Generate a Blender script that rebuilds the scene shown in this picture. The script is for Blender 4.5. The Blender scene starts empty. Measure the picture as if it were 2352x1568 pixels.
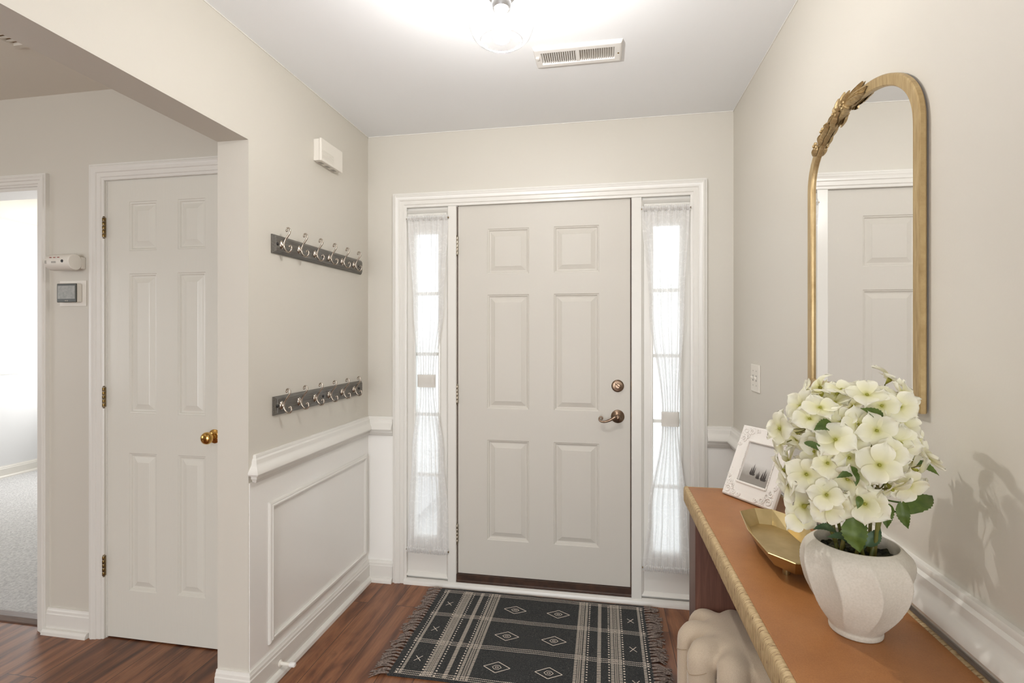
import bpy, math, random
from mathutils import Vector, Matrix
PI = math.pi
random.seed(7)
S = bpy.context.scene
COL = S.collection
CAMZ = 1.365
# ------------------------------------------------------------ camera
cam = bpy.data.cameras.new('camera'); co = bpy.data.objects.new('camera', cam); COL.objects.link(co)
cam.sensor_width = 36.0; cam.lens = 18.0; cam.shift_y = -15.5/2352; cam.clip_start = 0.02
co.location = (0, 0, CAMZ); co.rotation_euler = (PI/2, 0, 0.1775)
S.camera = co
# ------------------------------------------------------------ world, daylight, exposure
S.view_settings.view_transform = 'Standard'; S.view_settings.look = 'None'
S.view_settings.exposure = 0.46; S.view_settings.gamma = 1.0
S.view_settings.use_curve_mapping = False
W = bpy.data.worlds.new('sky'); S.world = W; W.use_nodes = True
W.node_tree.nodes['Background'].inputs[0].default_value = (0.94, 0.97, 1.0, 1)
W.node_tree.nodes['Background'].inputs[1].default_value = 1.6

def area_light(name, loc, rot, sx, sy, power, color=(1, 1, 1)):
    l = bpy.data.lights.new(name, 'AREA'); l.shape = 'RECTANGLE'; l.size = sx; l.size_y = sy
    l.energy = power; l.color = color
    o = bpy.data.objects.new(name, l); COL.objects.link(o); o.location = loc; o.rotation_euler = rot
    return o
# soft fill panel added behind the camera; daylight from windows beside the entry
area_light('rear_fill', (-0.7, -3.3, 1.15), (PI/2, 0, 0), 2.4, 2.1, 66, (0.95, 0.97, 1.0))
area_light('daylight_side_window', (-5.95, -0.6, 1.45), (PI/2, 0, -PI/2), 1.8, 1.4, 16, (0.95, 0.97, 1.0))
area_light('daylight_bedroom_window', (-4.9, 4.55, 1.5), (-PI/2, 0, 0), 1.2, 1.5, 28, (1.0, 0.99, 0.975))
# unseen upward fill light, added in the hall beside the entry
area_light('hall_up_fill', (-2.9, 0.2, 1.75), (PI, 0, 0), 0.35, 0.35, 5, (1.0, 0.97, 0.93))
LAMP = Vector((-0.281, 1.40, 0))
pl = bpy.data.lights.new('bulb_light', 'POINT'); pl.energy = 24; pl.color = (1.0, 0.98, 0.955); pl.shadow_soft_size = 0.016
po = bpy.data.objects.new('bulb_light', pl); COL.objects.link(po); po.location = (LAMP.x, LAMP.y, 2.215)

# ------------------------------------------------------------ materials
def lin(r, g, b):
    f = lambda c: (c/255/12.92 if c/255 <= 0.04045 else ((c/255+0.055)/1.055)**2.4)
    return (f(r), f(g), f(b), 1)

class Mat:
    def __init__(s, name, color, rough=0.5, metal=0.0, spec=0.5):
        s.m = bpy.data.materials.new(name); s.m.use_nodes = True
        s.nt = s.m.node_tree; s.n = s.nt.nodes; s.b = s.n['Principled BSDF']; s.out = s.n['Material Output']
        s.b.inputs['Base Color'].default_value = color; s.b.inputs['Roughness'].default_value = rough
        s.b.inputs['Metallic'].default_value = metal; s.b.inputs['Specular IOR Level'].default_value = spec
        s.tc = None
    def node(s, t, **kw):
        n = s.n.new(t)
        for k, v in kw.items(): setattr(n, k, v)
        return n
    def link(s, a, b): s.nt.links.new(a, b)
    def coord(s, scale=(1, 1, 1), rot=(0, 0, 0), kind='Object'):
        tc = s.node('ShaderNodeTexCoord'); mp = s.node('ShaderNodeMapping')
        mp.inputs['Scale'].default_value = scale; mp.inputs['Rotation'].default_value = rot
        s.link(tc.outputs[kind], mp.inputs[0]); return mp.outputs[0]
    def noise(s, scale, detail=3, vec=None, rough=0.5, dist=0.0):
        n = s.node('ShaderNodeTexNoise'); n.inputs['Scale'].default_value = scale; n.inputs['Detail'].default_value = detail
        n.inputs['Roughness'].default_value = rough; n.inputs['Distortion'].default_value = dist
        s.link(vec if vec else s.coord(), n.inputs['Vector']); return n.outputs['Fac']
    def ramp(s, fac, stops):
        r = s.node('ShaderNodeValToRGB'); e = r.color_ramp.elements
        while len(e) < len(stops): e.new(0.5)
        for i, (p, c) in enumerate(stops): e[i].position = p; e[i].color = c
        s.link(fac, r.inputs[0]); return r.outputs[0]
    def mix(s, fac, a, b, mode='MIX'):
        m = s.node('ShaderNodeMix', data_type='RGBA', blend_type=mode)
        if isinstance(fac, (int, float)): m.inputs[0].default_value = fac
        else: s.link(fac, m.inputs[0])
        for i, v in ((6, a), (7, b)):
            if isinstance(v, tuple): m.inputs[i].default_value = v
            else: s.link(v, m.inputs[i])
        return m.outputs[2]
    def math(s, op, a, b=0.0):
        m = s.node('ShaderNodeMath', operation=op)
        for i, v in ((0, a), (1, b)):
            if isinstance(v, (int, float)): m.inputs[i].default_value = v
            else: s.link(v, m.inputs[i])
        return m.outputs[0]
    def bump(s, h, strength=0.2, dist=0.002):
        b = s.node('ShaderNodeBump'); b.inputs['Strength'].default_value = strength; b.inputs['Distance'].default_value = dist
        s.link(h, b.inputs['Height']); s.link(b.outputs[0], s.b.inputs['Normal'])
    def color(s, c): s.link(c, s.b.inputs['Base Color'])

M = {}
def paint(name, c, rough, bs=0.05, scale=180):
    m = Mat(name, c, rough); m.bump(m.noise(scale, 2), bs, 0.001)
    m.color(m.ramp(m.noise(2.0, 2), [(0.3, tuple(x*0.985 for x in c[:3])+(1,)), (0.7, c)])); M[name] = m.m; return m
paint('wall_paint', lin(214, 209, 198), 0.45, 0.10, 260)
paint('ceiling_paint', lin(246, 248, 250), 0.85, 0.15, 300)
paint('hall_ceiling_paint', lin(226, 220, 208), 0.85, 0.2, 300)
paint('white_trim', lin(231, 228, 221), 0.28, 0.03, 60)
paint('wainscot_paint', lin(247, 245, 240), 0.22, 0.02, 60)
paint('bedroom_paint', lin(228, 229, 230), 0.6)
paint('white_plastic', lin(233, 228, 218), 0.4, 0.0)
paint('vent_white', lin(240, 238, 234), 0.35, 0.0)
# moulded door skin: paint with an embossed wood grain
m = Mat('door_paint', lin(209, 204, 194), 0.5)
g = m.noise(9, 6, m.coord((14, 14, 0.9)), 0.65, 0.6); m.bump(g, 0.10, 0.0015); M['door_paint'] = m.m
m = Mat('closet_door_paint', lin(224, 221, 211), 0.25)
g = m.noise(9, 6, m.coord((14, 14, 0.9)), 0.65, 0.6); m.bump(g, 0.22, 0.002); M['closet_door_paint'] = m.m
# wood plank floor, boards run towards the front door
m = Mat('wood_floor', (0.2, 0.08, 0.04, 1), 0.36)
v = m.coord((1, 1, 1), (0, 0, PI/2))
br = m.node('ShaderNodeTexBrick'); br.offset = 0.37; br.squash = 1.0
br.inputs['Scale'].default_value = 1.0; br.inputs['Brick Width'].default_value = 1.22; br.inputs['Row Height'].default_value = 0.148
br.inputs['Mortar Size'].default_value = 0.0014; br.inputs['Mortar Smooth'].default_value = 0.3
br.inputs['Color1'].default_value = (0, 0, 0, 1); br.inputs['Color2'].default_value = (1, 1, 1, 1); br.inputs['Mortar'].default_value = (0.5, 0.5, 0.5, 1)
m.link(v, br.inputs['Vector'])
cv = m.node('ShaderNodeVectorMath', operation='SCALE'); m.link(br.outputs['Color'], cv.inputs[0]); cv.inputs['Scale'].default_value = 7.0
ad = m.node('ShaderNodeVectorMath', operation='ADD'); m.link(m.coord((6.5, 1.1, 1)), ad.inputs[0]); m.link(cv.outputs[0], ad.inputs[1])
n1 = m.noise(1.3, 6, ad.outputs[0], 0.62, 1.4)
ad2 = m.node('ShaderNodeVectorMath', operation='ADD'); m.link(m.coord((90, 3.5, 1)), ad2.inputs[0]); m.link(cv.outputs[0], ad2.inputs[1])
n2 = m.noise(1.5, 4, ad2.outputs[0], 0.6)
ad3 = m.node('ShaderNodeVectorMath', operation='ADD'); m.link(m.coord((1.0, 0.10, 1)), ad3.inputs[0]); m.link(cv.outputs[0], ad3.inputs[1])
wt = m.node('ShaderNodeTexWave', wave_type='BANDS', bands_direction='X'); m.link(ad3.outputs[0], wt.inputs['Vector']); wt.inputs['Scale'].default_value = 4.5; wt.inputs['Distortion'].default_value = 7
wt.inputs['Detail'].default_value = 3.0; wt.inputs['Detail Scale'].default_value = 1.0; wt.inputs['Detail Roughness'].default_value = 0.6
gm = m.math('ADD', m.math('MULTIPLY', n1, 0.88), m.math('MULTIPLY', wt.outputs['Fac'], 0.11))
c1 = m.ramp(gm, [(0.28, lin(66, 38, 24)), (0.42, lin(116, 70, 44)), (0.52, lin(150, 96, 62)), (0.62, lin(164, 110, 74)), (0.75, lin(112, 68, 44))])
c2 = m.mix(m.ramp(n2, [(0.35, (0, 0, 0, 1)), (0.7, (1, 1, 1, 1))]), c1, m.mix(0.40, c1, lin(62, 36, 23)))
c3 = m.mix(m.math('MULTIPLY', br.outputs['Color'], 0.30), c2, lin(86, 56, 42))
m.color(m.mix(br.outputs['Fac'], c3, lin(36, 20, 13)))
m.bump(m.math('SUBTRACT', m.math('MULTIPLY', n2, 0.3), br.outputs['Fac']), 0.25, 0.001); M['wood_floor'] = m.m
m = Mat('dark_wood', lin(88, 62, 48), 0.35); n1 = m.noise(2, 5, m.coord((2, 40, 40)), 0.6, 0.6)
m.color(m.ramp(n1, [(0.3, lin(64, 44, 36)), (0.7, lin(108, 82, 68))])); M['transition_wood'] = m.m
m = Mat('carpet', lin(214, 214, 214), 0.95); n1 = m.noise(90, 4); m.color(m.ramp(n1, [(0.3, lin(188, 188, 190)), (0.7, lin(228, 228, 228))])); m.bump(n1, 0.8, 0.01); M['carpet'] = m.m
m = Mat('bronze_threshold', lin(62, 40, 27), 0.45); m.color(m.ramp(m.noise(30, 3), [(0.3, lin(52, 33, 22)), (0.7, lin(74, 48, 32))])); M['threshold'] = m.m
m = Mat('weatherstrip', lin(84, 60, 44), 0.7); m.color(m.ramp(m.noise(20, 2), [(0.3, lin(76, 54, 40)), (0.7, lin(92, 66, 48))])); M['weatherstrip'] = m.m
def metal(name, c, rough, c2=None, sc=60):
    m = Mat(name, c, rough, 1.0); c2 = c2 or tuple(x*0.8 for x in c[:3])+(1,)
    m.color(m.ramp(m.noise(sc, 3), [(0.35, c2), (0.65, c)])); M[name] = m.m; return m
metal('antique_pewter', lin(150, 128, 108), 0.28, lin(116, 96, 80))
metal('brushed_nickel', lin(196, 186, 174), 0.24, lin(170, 160, 148))
metal('polished_brass', lin(222, 180, 108), 0.14, lin(210, 168, 98))
metal('aged_brass', lin(140, 116, 74), 0.35, lin(110, 92, 60))
metal('hinge_nickel', lin(186, 176, 160), 0.3)
metal('lamp_nickel', lin(205, 205, 205), 0.25)
m = metal('tray_gold', lin(200, 180, 134), 0.34, lin(184, 164, 118), 20); m.bump(m.noise(60, 3), 0.06, 0.001)
m = Mat('frame_gold', lin(190, 166, 122), 0.42, 0.6); n1 = m.noise(12, 5, m.coord((1, 12, 1.2)), 0.7)
m.color(m.ramp(n1, [(0.3, lin(164, 138, 94)), (0.6, lin(190, 166, 122)), (0.8, lin(212, 192, 152))])); m.bump(n1, 0.15, 0.001); M['frame_gold'] = m.m
m = Mat('mirror_silver', (0.93, 0.93, 0.92, 1), 0.0, 1.0); M['mirror_silver'] = m.m
m = Mat('rack_wood', lin(92, 88, 80), 0.3); n1 = m.noise(3, 4, m.coord((60, 4, 60)), 0.6)
m.color(m.ramp(n1, [(0.3, lin(72, 67, 60)), (0.7, lin(110, 106, 98))])); M['rack_wood'] = m.m
m = Mat('black_screw', lin(22, 20, 20), 0.35); M['black_screw'] = m.m
m = Mat('leather', lin(176, 102, 48), 0.42); n1 = m.noise(5, 5, None, 0.65); n2 = m.noise(420, 3)
cc = m.ramp(n1, [(0.3, lin(150, 96, 52)), (0.5, lin(166, 110, 62)), (0.72, lin(178, 124, 74))])
m.color(m.mix(0.25, cc, m.ramp(n2, [(0.3, lin(136, 86, 46)), (0.7, lin(186, 132, 80))]))); m.bump(n2, 0.12, 0.0006); M['leather'] = m.m
m = Mat('console_wood', lin(98, 62, 50), 0.4); n1 = m.noise(3, 5, m.coord((30, 30, 1.5)), 0.6, 0.8)
m.color(m.ramp(n1, [(0.3, lin(82, 50, 40)), (0.7, lin(112, 74, 60))])); M['console_wood'] = m.m
m = Mat('woven_reed', lin(196, 162, 110), 0.6); n1 = m.noise(1.0, 4, m.coord((60, 300, 26)), 0.6); n2 = m.noise(1.0, 3, m.coord((40, 160, 60)), 0.5)
cc = m.ramp(n1, [(0.34, lin(132, 104, 70)), (0.46, lin(186, 160, 118)), (0.7, lin(208, 184, 142))])
m.color(m.mix(m.ramp(n2, [(0.62, (0, 0, 0, 1)), (0.72, (1, 1, 1, 1))]), cc, lin(120, 88, 58))); m.bump(n1, 0.5, 0.002); M['woven_reed'] = m.m
m = Mat('stool_fabric', lin(200, 182, 158), 0.75); n1 = m.noise(500, 2); m.bump(n1, 0.15, 0.0006)
m.color(m.ramp(n1, [(0.3, lin(192, 173, 148)), (0.7, lin(207, 190, 166))])); m.b.inputs['Sheen Weight'].default_value = 0.3; M['stool_fabric'] = m.m
m = Mat('seam_thread', lin(166, 146, 120), 0.7); M['seam_thread'] = m.m
m = Mat('vase_ceramic', lin(207, 200, 187), 0.72); m.bump(m.noise(350, 3), 0.12, 0.0006); m.color(m.ramp(m.noise(300, 2), [(0.3, lin(202, 195, 181)), (0.7, lin(212, 205, 192))])); M['vase_ceramic'] = m.m
m = Mat('moss', lin(40, 38, 20), 0.9); n1 = m.noise(120, 4); m.color(m.ramp(n1, [(0.35, lin(16, 17, 10)), (0.6, lin(52, 52, 28)), (0.75, lin(86, 78, 46))])); m.bump(n1, 0.9, 0.006); M['moss'] = m.m
def leafy(name, ca, cb, tr=0.25, rough=0.5, sc=40):
    m = Mat(name, ca, rough); c = m.ramp(m.noise(sc, 4), [(0.35, ca), (0.65, cb)]); m.color(c); m.bump(m.noise(150, 3), 0.3, 0.001)
    t = m.node('ShaderNodeBsdfTranslucent'); m.link(c, t.inputs[0]); x = m.node('ShaderNodeMixShader'); x.inputs[0].default_value = tr
    m.link(m.b.outputs[0], x.inputs[1]); m.link(t.outputs[0], x.inputs[2]); m.link(x.outputs[0], m.out.inputs[0]); M[name] = m.m; return m
leafy('leaf_green', lin(66, 88, 32), lin(96, 116, 48), 0.2)
leafy('leaf_grey_green', lin(62, 88, 62), lin(86, 110, 78), 0.2)
leafy('stem_green', lin(98, 108, 44), lin(124, 112, 56), 0.1)
leafy('calyx_green', lin(150, 152, 50), lin(176, 170, 70), 0.2)
# petals: cream, greenish yellow at the heart of each flower
m = Mat('petal', lin(242, 238, 214), 0.6)
tc = m.node('ShaderNodeTexCoord'); vl = m.node('ShaderNodeVectorMath', operation='LENGTH'); m.link(tc.outputs['Object'], vl.inputs[0])
c = m.ramp(m.math('MULTIPLY', vl.outputs['Value'], 30.0), [(0.05, lin(204, 202, 104)), (0.24, lin(238, 235, 196)), (0.7, lin(249, 247, 232))])
m.color(c); m.bump(m.noise(160, 3), 0.15, 0.001)
t = m.node('ShaderNodeBsdfTranslucent'); m.link(c, t.inputs[0]); x = m.node('ShaderNodeMixShader'); x.inputs[0].default_value = 0.42
m.link(m.b.outputs[0], x.inputs[1]); m.link(t.outputs[0], x.inputs[2]); m.link(x.outputs[0], m.out.inputs[0]); M['petal'] = m.m
# sheer lace
m = Mat('sheer_lace', lin(253, 252, 250), 0.85)
v = m.coord((1, 1, 1))
wv = m.node('ShaderNodeTexWave', wave_type='BANDS', bands_direction='Z'); m.link(v, wv.inputs['Vector'])
wv.inputs['Scale'].default_value = 5.5; wv.inputs['Distortion'].default_value = 14; wv.inputs['Detail'].default_value = 1.2; wv.inputs['Detail Scale'].default_value = 3.0
pat = m.ramp(wv.outputs['Fac'], [(0.86, (0, 0, 0, 1)), (0.94, (1, 1, 1, 1)), (1.0, (0, 0, 0, 1))])
st = m.noise(1.0, 2, m.coord((40, 40, 0.4)))
op = m.math('ADD', m.math('MULTIPLY', st, 0.12), m.math('MULTIPLY', pat, 0.13))
lwc = m.node('ShaderNodeLayerWeight'); lwc.inputs[0].default_value = 0.5
op = m.math('ADD', m.math('MULTIPLY', m.math('POWER', lwc.outputs['Facing'], 1.3), 0.45), op)
op = m.math('MINIMUM', m.math('ADD', op, 0.60), 0.95)
tl = m.node('ShaderNodeBsdfTranslucent'); tl.inputs[0].default_value = (0.93, 0.93, 0.92, 1)
mx = m.node('ShaderNodeMixShader'); mx.inputs[0].default_value = 0.34; m.link(m.b.outputs[0], mx.inputs[1]); m.link(tl.outputs[0], mx.inputs[2])
tp = m.node('ShaderNodeBsdfTransparent'); m2 = m.node('ShaderNodeMixShader'); m.link(op, m2.inputs[0]); m.link(tp.outputs[0], m2.inputs[1]); m.link(mx.outputs[0], m2.inputs[2])
m.link(m2.outputs[0], m.out.inputs[0]); M['sheer_lace'] = m.m
m = Mat('curtain_band', lin(240, 236, 230), 0.9); M['curtain_band'] = m.m
tl = m.node('ShaderNodeBsdfTranslucent'); tl.inputs[0].default_value = lin(235, 230, 222); mx = m.node('ShaderNodeMixShader'); mx.inputs[0].default_value = 0.4
m.bump(m.noise(200, 3), 0.4, 0.001); m.link(m.b.outputs[0], mx.inputs[1]); m.link(tl.outputs[0], mx.inputs[2]); m.link(mx.outputs[0], m.out.inputs[0])
def clear(name, tint, gloss_min=0.03, rough=0.02):
    m = Mat(name, tint, rough); tp = m.node('ShaderNodeBsdfTransparent'); tp.inputs[0].default_value = tint
    gl = m.node('ShaderNodeBsdfGlossy'); gl.inputs['Roughness'].default_value = rough
    lw = m.node('ShaderNodeLayerWeight'); lw.inputs[0].default_value = 0.12
    m.link(m.mix(m.math('POWER', lw.outputs['Facing'], 1.6) if name != 'window_glass' else 0.0, tint, (0.45, 0.47, 0.49, 1)), tp.inputs[0])
    f = m.math('ADD', m.math('MULTIPLY', lw.outputs['Fresnel'], 0.35 if name == 'lamp_glass' else 0.9), gloss_min)
    x = m.node('ShaderNodeMixShader'); m.link(f, x.inputs[0]); m.link(tp.outputs[0], x.inputs[1]); m.link(gl.outputs[0], x.inputs[2]); m.link(x.outputs[0], m.out.inputs[0]); M[name] = m.m
clear('window_glass', (0.97, 0.99, 1, 1)); clear('lamp_glass', (0.985, 0.985, 0.985, 1), 0.004)
M['lip_glass'] = Mat('lip_glass', (0.95, 0.95, 0.95, 1), 0.15).m
m = Mat('bulb', (1, 1, 1, 1), 0.4); m.b.inputs['Emission Color'].default_value = (1, 0.97, 0.92, 1); m.b.inputs['Emission Strength'].default_value = 8.0
tpb = m.node('ShaderNodeBsdfTransparent'); mxb = m.node('ShaderNodeMixShader'); mxb.inputs[0].default_value = 0.4; m.link(tpb.outputs[0], mxb.inputs[1]); m.link(m.b.outputs[0], mxb.inputs[2]); m.link(mxb.outputs[0], m.out.inputs[0]); M['bulb'] = m.m
m = Mat('screen_grey', lin(142, 142, 134), 0.25); m.color(m.ramp(m.noise(90, 3), [(0.3, lin(132, 133, 126)), (0.7, lin(152, 151, 143))])); M['screen_grey'] = m.m
M['screen_bezel'] = Mat('screen_bezel', lin(64, 66, 58), 0.3).m
M['red_led'] = Mat('red_led', lin(150, 60, 46), 0.5).m
M['vent_dark'] = Mat('vent_dark', lin(150, 128, 92), 0.9).m
M['frame_white'] = Mat('frame_white', lin(238, 233, 226), 0.55).m
m = Mat('sea_print', lin(190, 186, 178), 0.4)
tc = m.node('ShaderNodeTexCoord'); sx = m.node('ShaderNodeSeparateXYZ'); m.link(tc.outputs['Object'], sx.inputs[0])
n1 = m.noise(30, 4, m.coord((1, 1, 3)))
g = m.math('ADD', sx.outputs['Z'], m.math('MULTIPLY', m.math('SUBTRACT', n1, 0.5), 0.02))
m.color(m.ramp(m.math('MULTIPLY', g, 7.0), [(0.16, lin(150, 144, 136)), (0.30, lin(182, 178, 172)), (0.46, lin(212, 209, 204))])); M['sea_print'] = m.m
M['ink'] = Mat('ink', lin(66, 60, 56), 0.6).m
m = Mat('rug_wool', lin(48, 50, 50), 0.95); n1 = m.noise(330, 4, None, 0.7)
m.color(m.ramp(n1, [(0.35, lin(32, 34, 36)), (0.55, lin(54, 56, 57)), (0.70, lin(116, 112, 104))])); m.bump(n1, 0.7, 0.003); M['rug_wool'] = m.m
m = Mat('rug_cream', lin(196, 184, 168), 0.95); n1 = m.noise(500, 2); m.color(m.ramp(n1, [(0.3, lin(196, 184, 170)), (0.7, lin(240, 230, 216))])); M['rug_cream'] = m.m
m = Mat('rug_fringe', lin(104, 92, 84), 0.95); n1 = m.noise(160, 3); m.color(m.ramp(n1, [(0.3, lin(92, 80, 74)), (0.7, lin(166, 150, 140))])); M['rug_fringe'] = m.m
m = Mat('porch_concrete', lin(222, 222, 220), 0.9); m.color(m.ramp(m.noise(4, 4), [(0.3, lin(214, 214, 212)), (0.7, lin(230, 230, 228))])); M['porch_concrete'] = m.m
m = Mat('grey_print', lin(176, 172, 164), 0.6); M['grey_print'] = m.m

# ------------------------------------------------------------ mesh helpers
class MB:
    def __init__(s): s.v = []; s.f = []; s.mi = []; s.cur = 0
    def add(s, vs, fs):
        o = len(s.v); s.v += [tuple(p) for p in vs]; s.f += [tuple(i+o for i in f) for f in fs]; s.mi += [s.cur]*len(fs); return s
    def box(s, a, b):
        x0, x1 = sorted((a[0], b[0])); y0, y1 = sorted((a[1], b[1])); z0, z1 = sorted((a[2], b[2]))
        return s.add([(x0,y0,z0),(x1,y0,z0),(x1,y1,z0),(x0,y1,z0),(x0,y0,z1),(x1,y0,z1),(x1,y1,z1),(x0,y1,z1)],
                     [(3,2,1,0),(4,5,6,7),(0,1,5,4),(1,2,6,5),(2,3,7,6),(3,0,4,7)])
    def grid(s, rows, close_u=False, close_v=False, flip=False):
        n = len(rows); k = len(rows[0]); vs = [p for r in rows for p in r]; fs = []
        for i in range(n if close_v else n-1):
            for j in range(k if close_u else k-1):
                a = i*k+j; b = i*k+(j+1) % k; c = ((i+1) % n)*k+(j+1) % k; d = ((i+1) % n)*k+j
                fs.append((d, c, b, a) if flip else (a, b, c, d))
        return s.add(vs, fs)
    def ngon(s, pts): return s.add(pts, [tuple(range(len(pts)))])
    def lathe(s, prof, c=(0, 0, 0), axis='Z', n=32, cap=True):
        rows = []
        for r, h in prof:
            row = []
            for i in range(n):
                a = 2*PI*i/n; p = (r*math.cos(a), r*math.sin(a), h)
                if axis == 'Y': p = (p[0], -p[2], p[1])       # h grows towards -y
                elif axis == 'X': p = (p[2], p[0], p[1])      # h grows towards +x
                row.append((p[0]+c[0], p[1]+c[1], p[2]+c[2]))
            rows.append(row)
        s.grid(rows, close_u=True)
        if cap:
            if prof[0][0] > 1e-6: s.ngon(list(reversed(rows[0])))
            if prof[-1][0] > 1e-6: s.ngon(rows[-1])
        return s
    def tube(s, pts, rad, n=10, closed=False, cap=True):
        pts = [Vector(p) for p in pts]; N = len(pts)
        rads = rad if isinstance(rad, (list, tuple)) else [rad]*N
        rows = []; up = None
        for i, p in enumerate(pts):
            if closed: t = pts[(i+1) % N]-pts[i-1]
            else: t = pts[min(i+1, N-1)]-pts[max(i-1, 0)]
            t.normalize()
            if up is None:
                up = Vector((0, 0, 1)) if abs(t.z) < 0.9 else Vector((1, 0, 0))
            up = (up - t*up.dot(t)).normalized(); w = t.cross(up)
            rows.append([p + (up*math.cos(2*PI*j/n) + w*math.sin(2*PI*j/n))*rads[i] for j in range(n)])
        s.grid(rows, close_u=True, close_v=closed, flip=True)
        if cap and not closed: s.ngon(rows[0]); s.ngon(list(reversed(rows[-1])))
        return s
    def ball(s, c, r, n=16, m=10, sc=(1, 1, 1)):
        rows = []
        for i in range(m+1):
            t = PI*i/m - PI/2
            rows.append([(c[0]+r*sc[0]*math.cos(t)*math.cos(2*PI*j/n), c[1]+r*sc[1]*math.cos(t)*math.sin(2*PI*j/n), c[2]+r*sc[2]*math.sin(t)) for j in range(n)])
        return s.grid(rows, close_u=True)
    def sweep(s, path, prof, f3, closed=False, cap=True):
        """path: 2D polyline; prof: (a, b) a = offset to the right of travel, b = out; f3(x, y, b) -> 3D; corners mitred"""
        N = len(path); rows = []
        for i in range(N):
            p = Vector(path[i])
            dp = (Vector(path[i])-Vector(path[i-1])).normalized() if (i > 0 or closed) else None
            dn = (Vector(path[(i+1) % N])-Vector(path[i])).normalized() if (i < N-1 or closed) else None
            dp = dp or dn; dn = dn or dp
            n1 = Vector((dp.y, -dp.x)); n2 = Vector((dn.y, -dn.x)); mv = n1+n2; mv = mv/mv.length; mv = mv/max(0.2, mv.dot(n1))
            rows.append([f3(p.x+mv.x*a, p.y+mv.y*a, b) for a, b in prof])
        s.grid(rows, close_u=True, close_v=closed)
        if cap and not closed: s.ngon(list(reversed(rows[0]))); s.ngon(rows[-1])
        return s
    def build(s, name, mat, parent=None, smooth=False, bevel=0.0, loc=None, segs=2, angle=35):
        me = bpy.data.meshes.new(name); me.from_pydata(s.v, [], s.f)
        for mm in (mat if isinstance(mat, (list, tuple)) else [mat]): me.materials.append(M[mm])
        for p, i in zip(me.polygons, s.mi): p.material_index = i
        import bmesh
        bm = bmesh.new(); bm.from_mesh(me); bmesh.ops.remove_doubles(bm, verts=bm.verts, dist=1e-6)
        bmesh.ops.recalc_face_normals(bm, faces=bm.faces); bm.to_mesh(me); bm.free()
        o = bpy.data.objects.new(name, me); COL.objects.link(o)
        if loc is not None:
            me.transform(Matrix.Translation(-Vector(loc))); o.location = loc
        if parent is not None:
            o.parent = parent; o.matrix_parent_inverse = Matrix.Translation(-parent.location)
        if smooth:
            me.polygons.foreach_set('use_smooth', [True]*len(me.polygons))
            if angle < 180:
                me.set_sharp_from_angle(angle=math.radians(angle))
        if bevel:
            b = o.modifiers.new('bevel', 'BEVEL'); b.width = bevel; b.segments = segs; b.limit_method = 'ANGLE'; b.angle_limit = math.radians(40)
        me.update(); return o

def struct(o, label=None):
    o['kind'] = 'structure'
    if label: o['label'] = label
    return o
def tag(o, label, cat, group=None):
    o['label'] = label; o['category'] = cat
    if group: o['group'] = group
    return o
def empty(name, loc):
    o = bpy.data.objects.new(name, None); COL.objects.link(o); o.location = loc; o.empty_display_size = 0.05; return o
def catmull(pts, k=6):
    P = [Vector(p) for p in pts]; out = []
    for i in range(len(P)-1):
        a = P[max(i-1, 0)]; b = P[i]; c = P[i+1]; d = P[min(i+2, len(P)-1)]
        for j in range(k):
            t = j/k; out.append(0.5*((2*b)+(c-a)*t+(2*a-5*b+4*c-d)*t*t+(3*b-a-3*c+d)*t**3))
    out.append(P[-1]); return out

XL, XR, D, H = -1.30, 0.63, 2.68, 2.47      # entry: left wall, right wall, door wall, ceiling
XH = -1.43                                  # hall side of the left wall
HY = 1.95                                   # closet wall of the hall
# ------------------------------------------------------------ room shell
f = MB(); f.box((-6, -3.4, -0.05), (0.80, 1.99, 0)); f.box((XH, 1.99, -0.05), (0.80, 2.9, 0)); struct(f.build('floor', 'wood_floor'))
struct(MB().box((-6, 1.99, -0.05), (XH, 4.7, 0.004)).build('floor_carpet', 'carpet'))
struct(MB().box((XL-0.06, -3.4, H), (0.80, 2.9, H+0.08)).build('ceiling', 'ceiling_paint'))
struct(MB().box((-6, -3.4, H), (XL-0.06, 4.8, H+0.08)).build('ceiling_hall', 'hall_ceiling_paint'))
w = MB(); w.box((XH, 1.70, 0), (XL, D+0.15, H)); w.box((XH, -2.6, 2.09), (XL, 1.70, H)); w.box((XH, -3.4, 0), (XL, -2.6, H)); struct(w.build('wall_left', 'wall_paint'))
w = MB(); w.box((XL, D, 0), (-1.10, D+0.15, H)); w.box((0.46, D, 0), (XR+0.12, D+0.15, H)); w.box((-1.10, D, 2.09), (0.46, D+0.15, H)); struct(w.build('wall_front', 'wall_paint'))
struct(MB().box((XR, -3.4, 0), (XR+0.12, D, H)).build('wall_right', 'wall_paint'))
w = MB(); w.box((-6, -3.52, 0), (-1.9, -3.4, H)); w.box((0.5, -3.52, 0), (0.75, -3.4, H)); w.box((-1.9, -3.52, 0), (0.5, -3.4, 0.08)); w.box((-1.9, -3.52, 2.22), (0.5, -3.4, H)); struct(w.build('wall_back', 'wall_paint'))
struct(MB().box((-6.1, -3.5, 0), (-6.0, 2.0, H)).build('wall_west', 'wall_paint'))
w = MB(); w.box((XH, HY, 0), (-1.590, HY+0.12, H)); w.box((-1.590, HY, 2.075), (-2.210, HY+0.12, H)); w.box((-2.210, HY, 0), (-2.565, HY+0.12, H))
w.box((-2.565, HY, 2.05), (-3.40, HY+0.12, H)); w.box((-3.40, HY, 0), (-6.0, HY+0.12, H)); struct(w.build('wall_hall', 'wall_paint'))
struct(MB().box((-2.2, HY+0.12, 0), (-1.6, HY+0.14, 2.1)).build('wall_closet', 'wall_paint'))
struct(MB().box((-5.77, HY+0.12, 0), (-5.65, 4.77, H)).build('wall_bedroom_west', 'bedroom_paint'))
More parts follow.
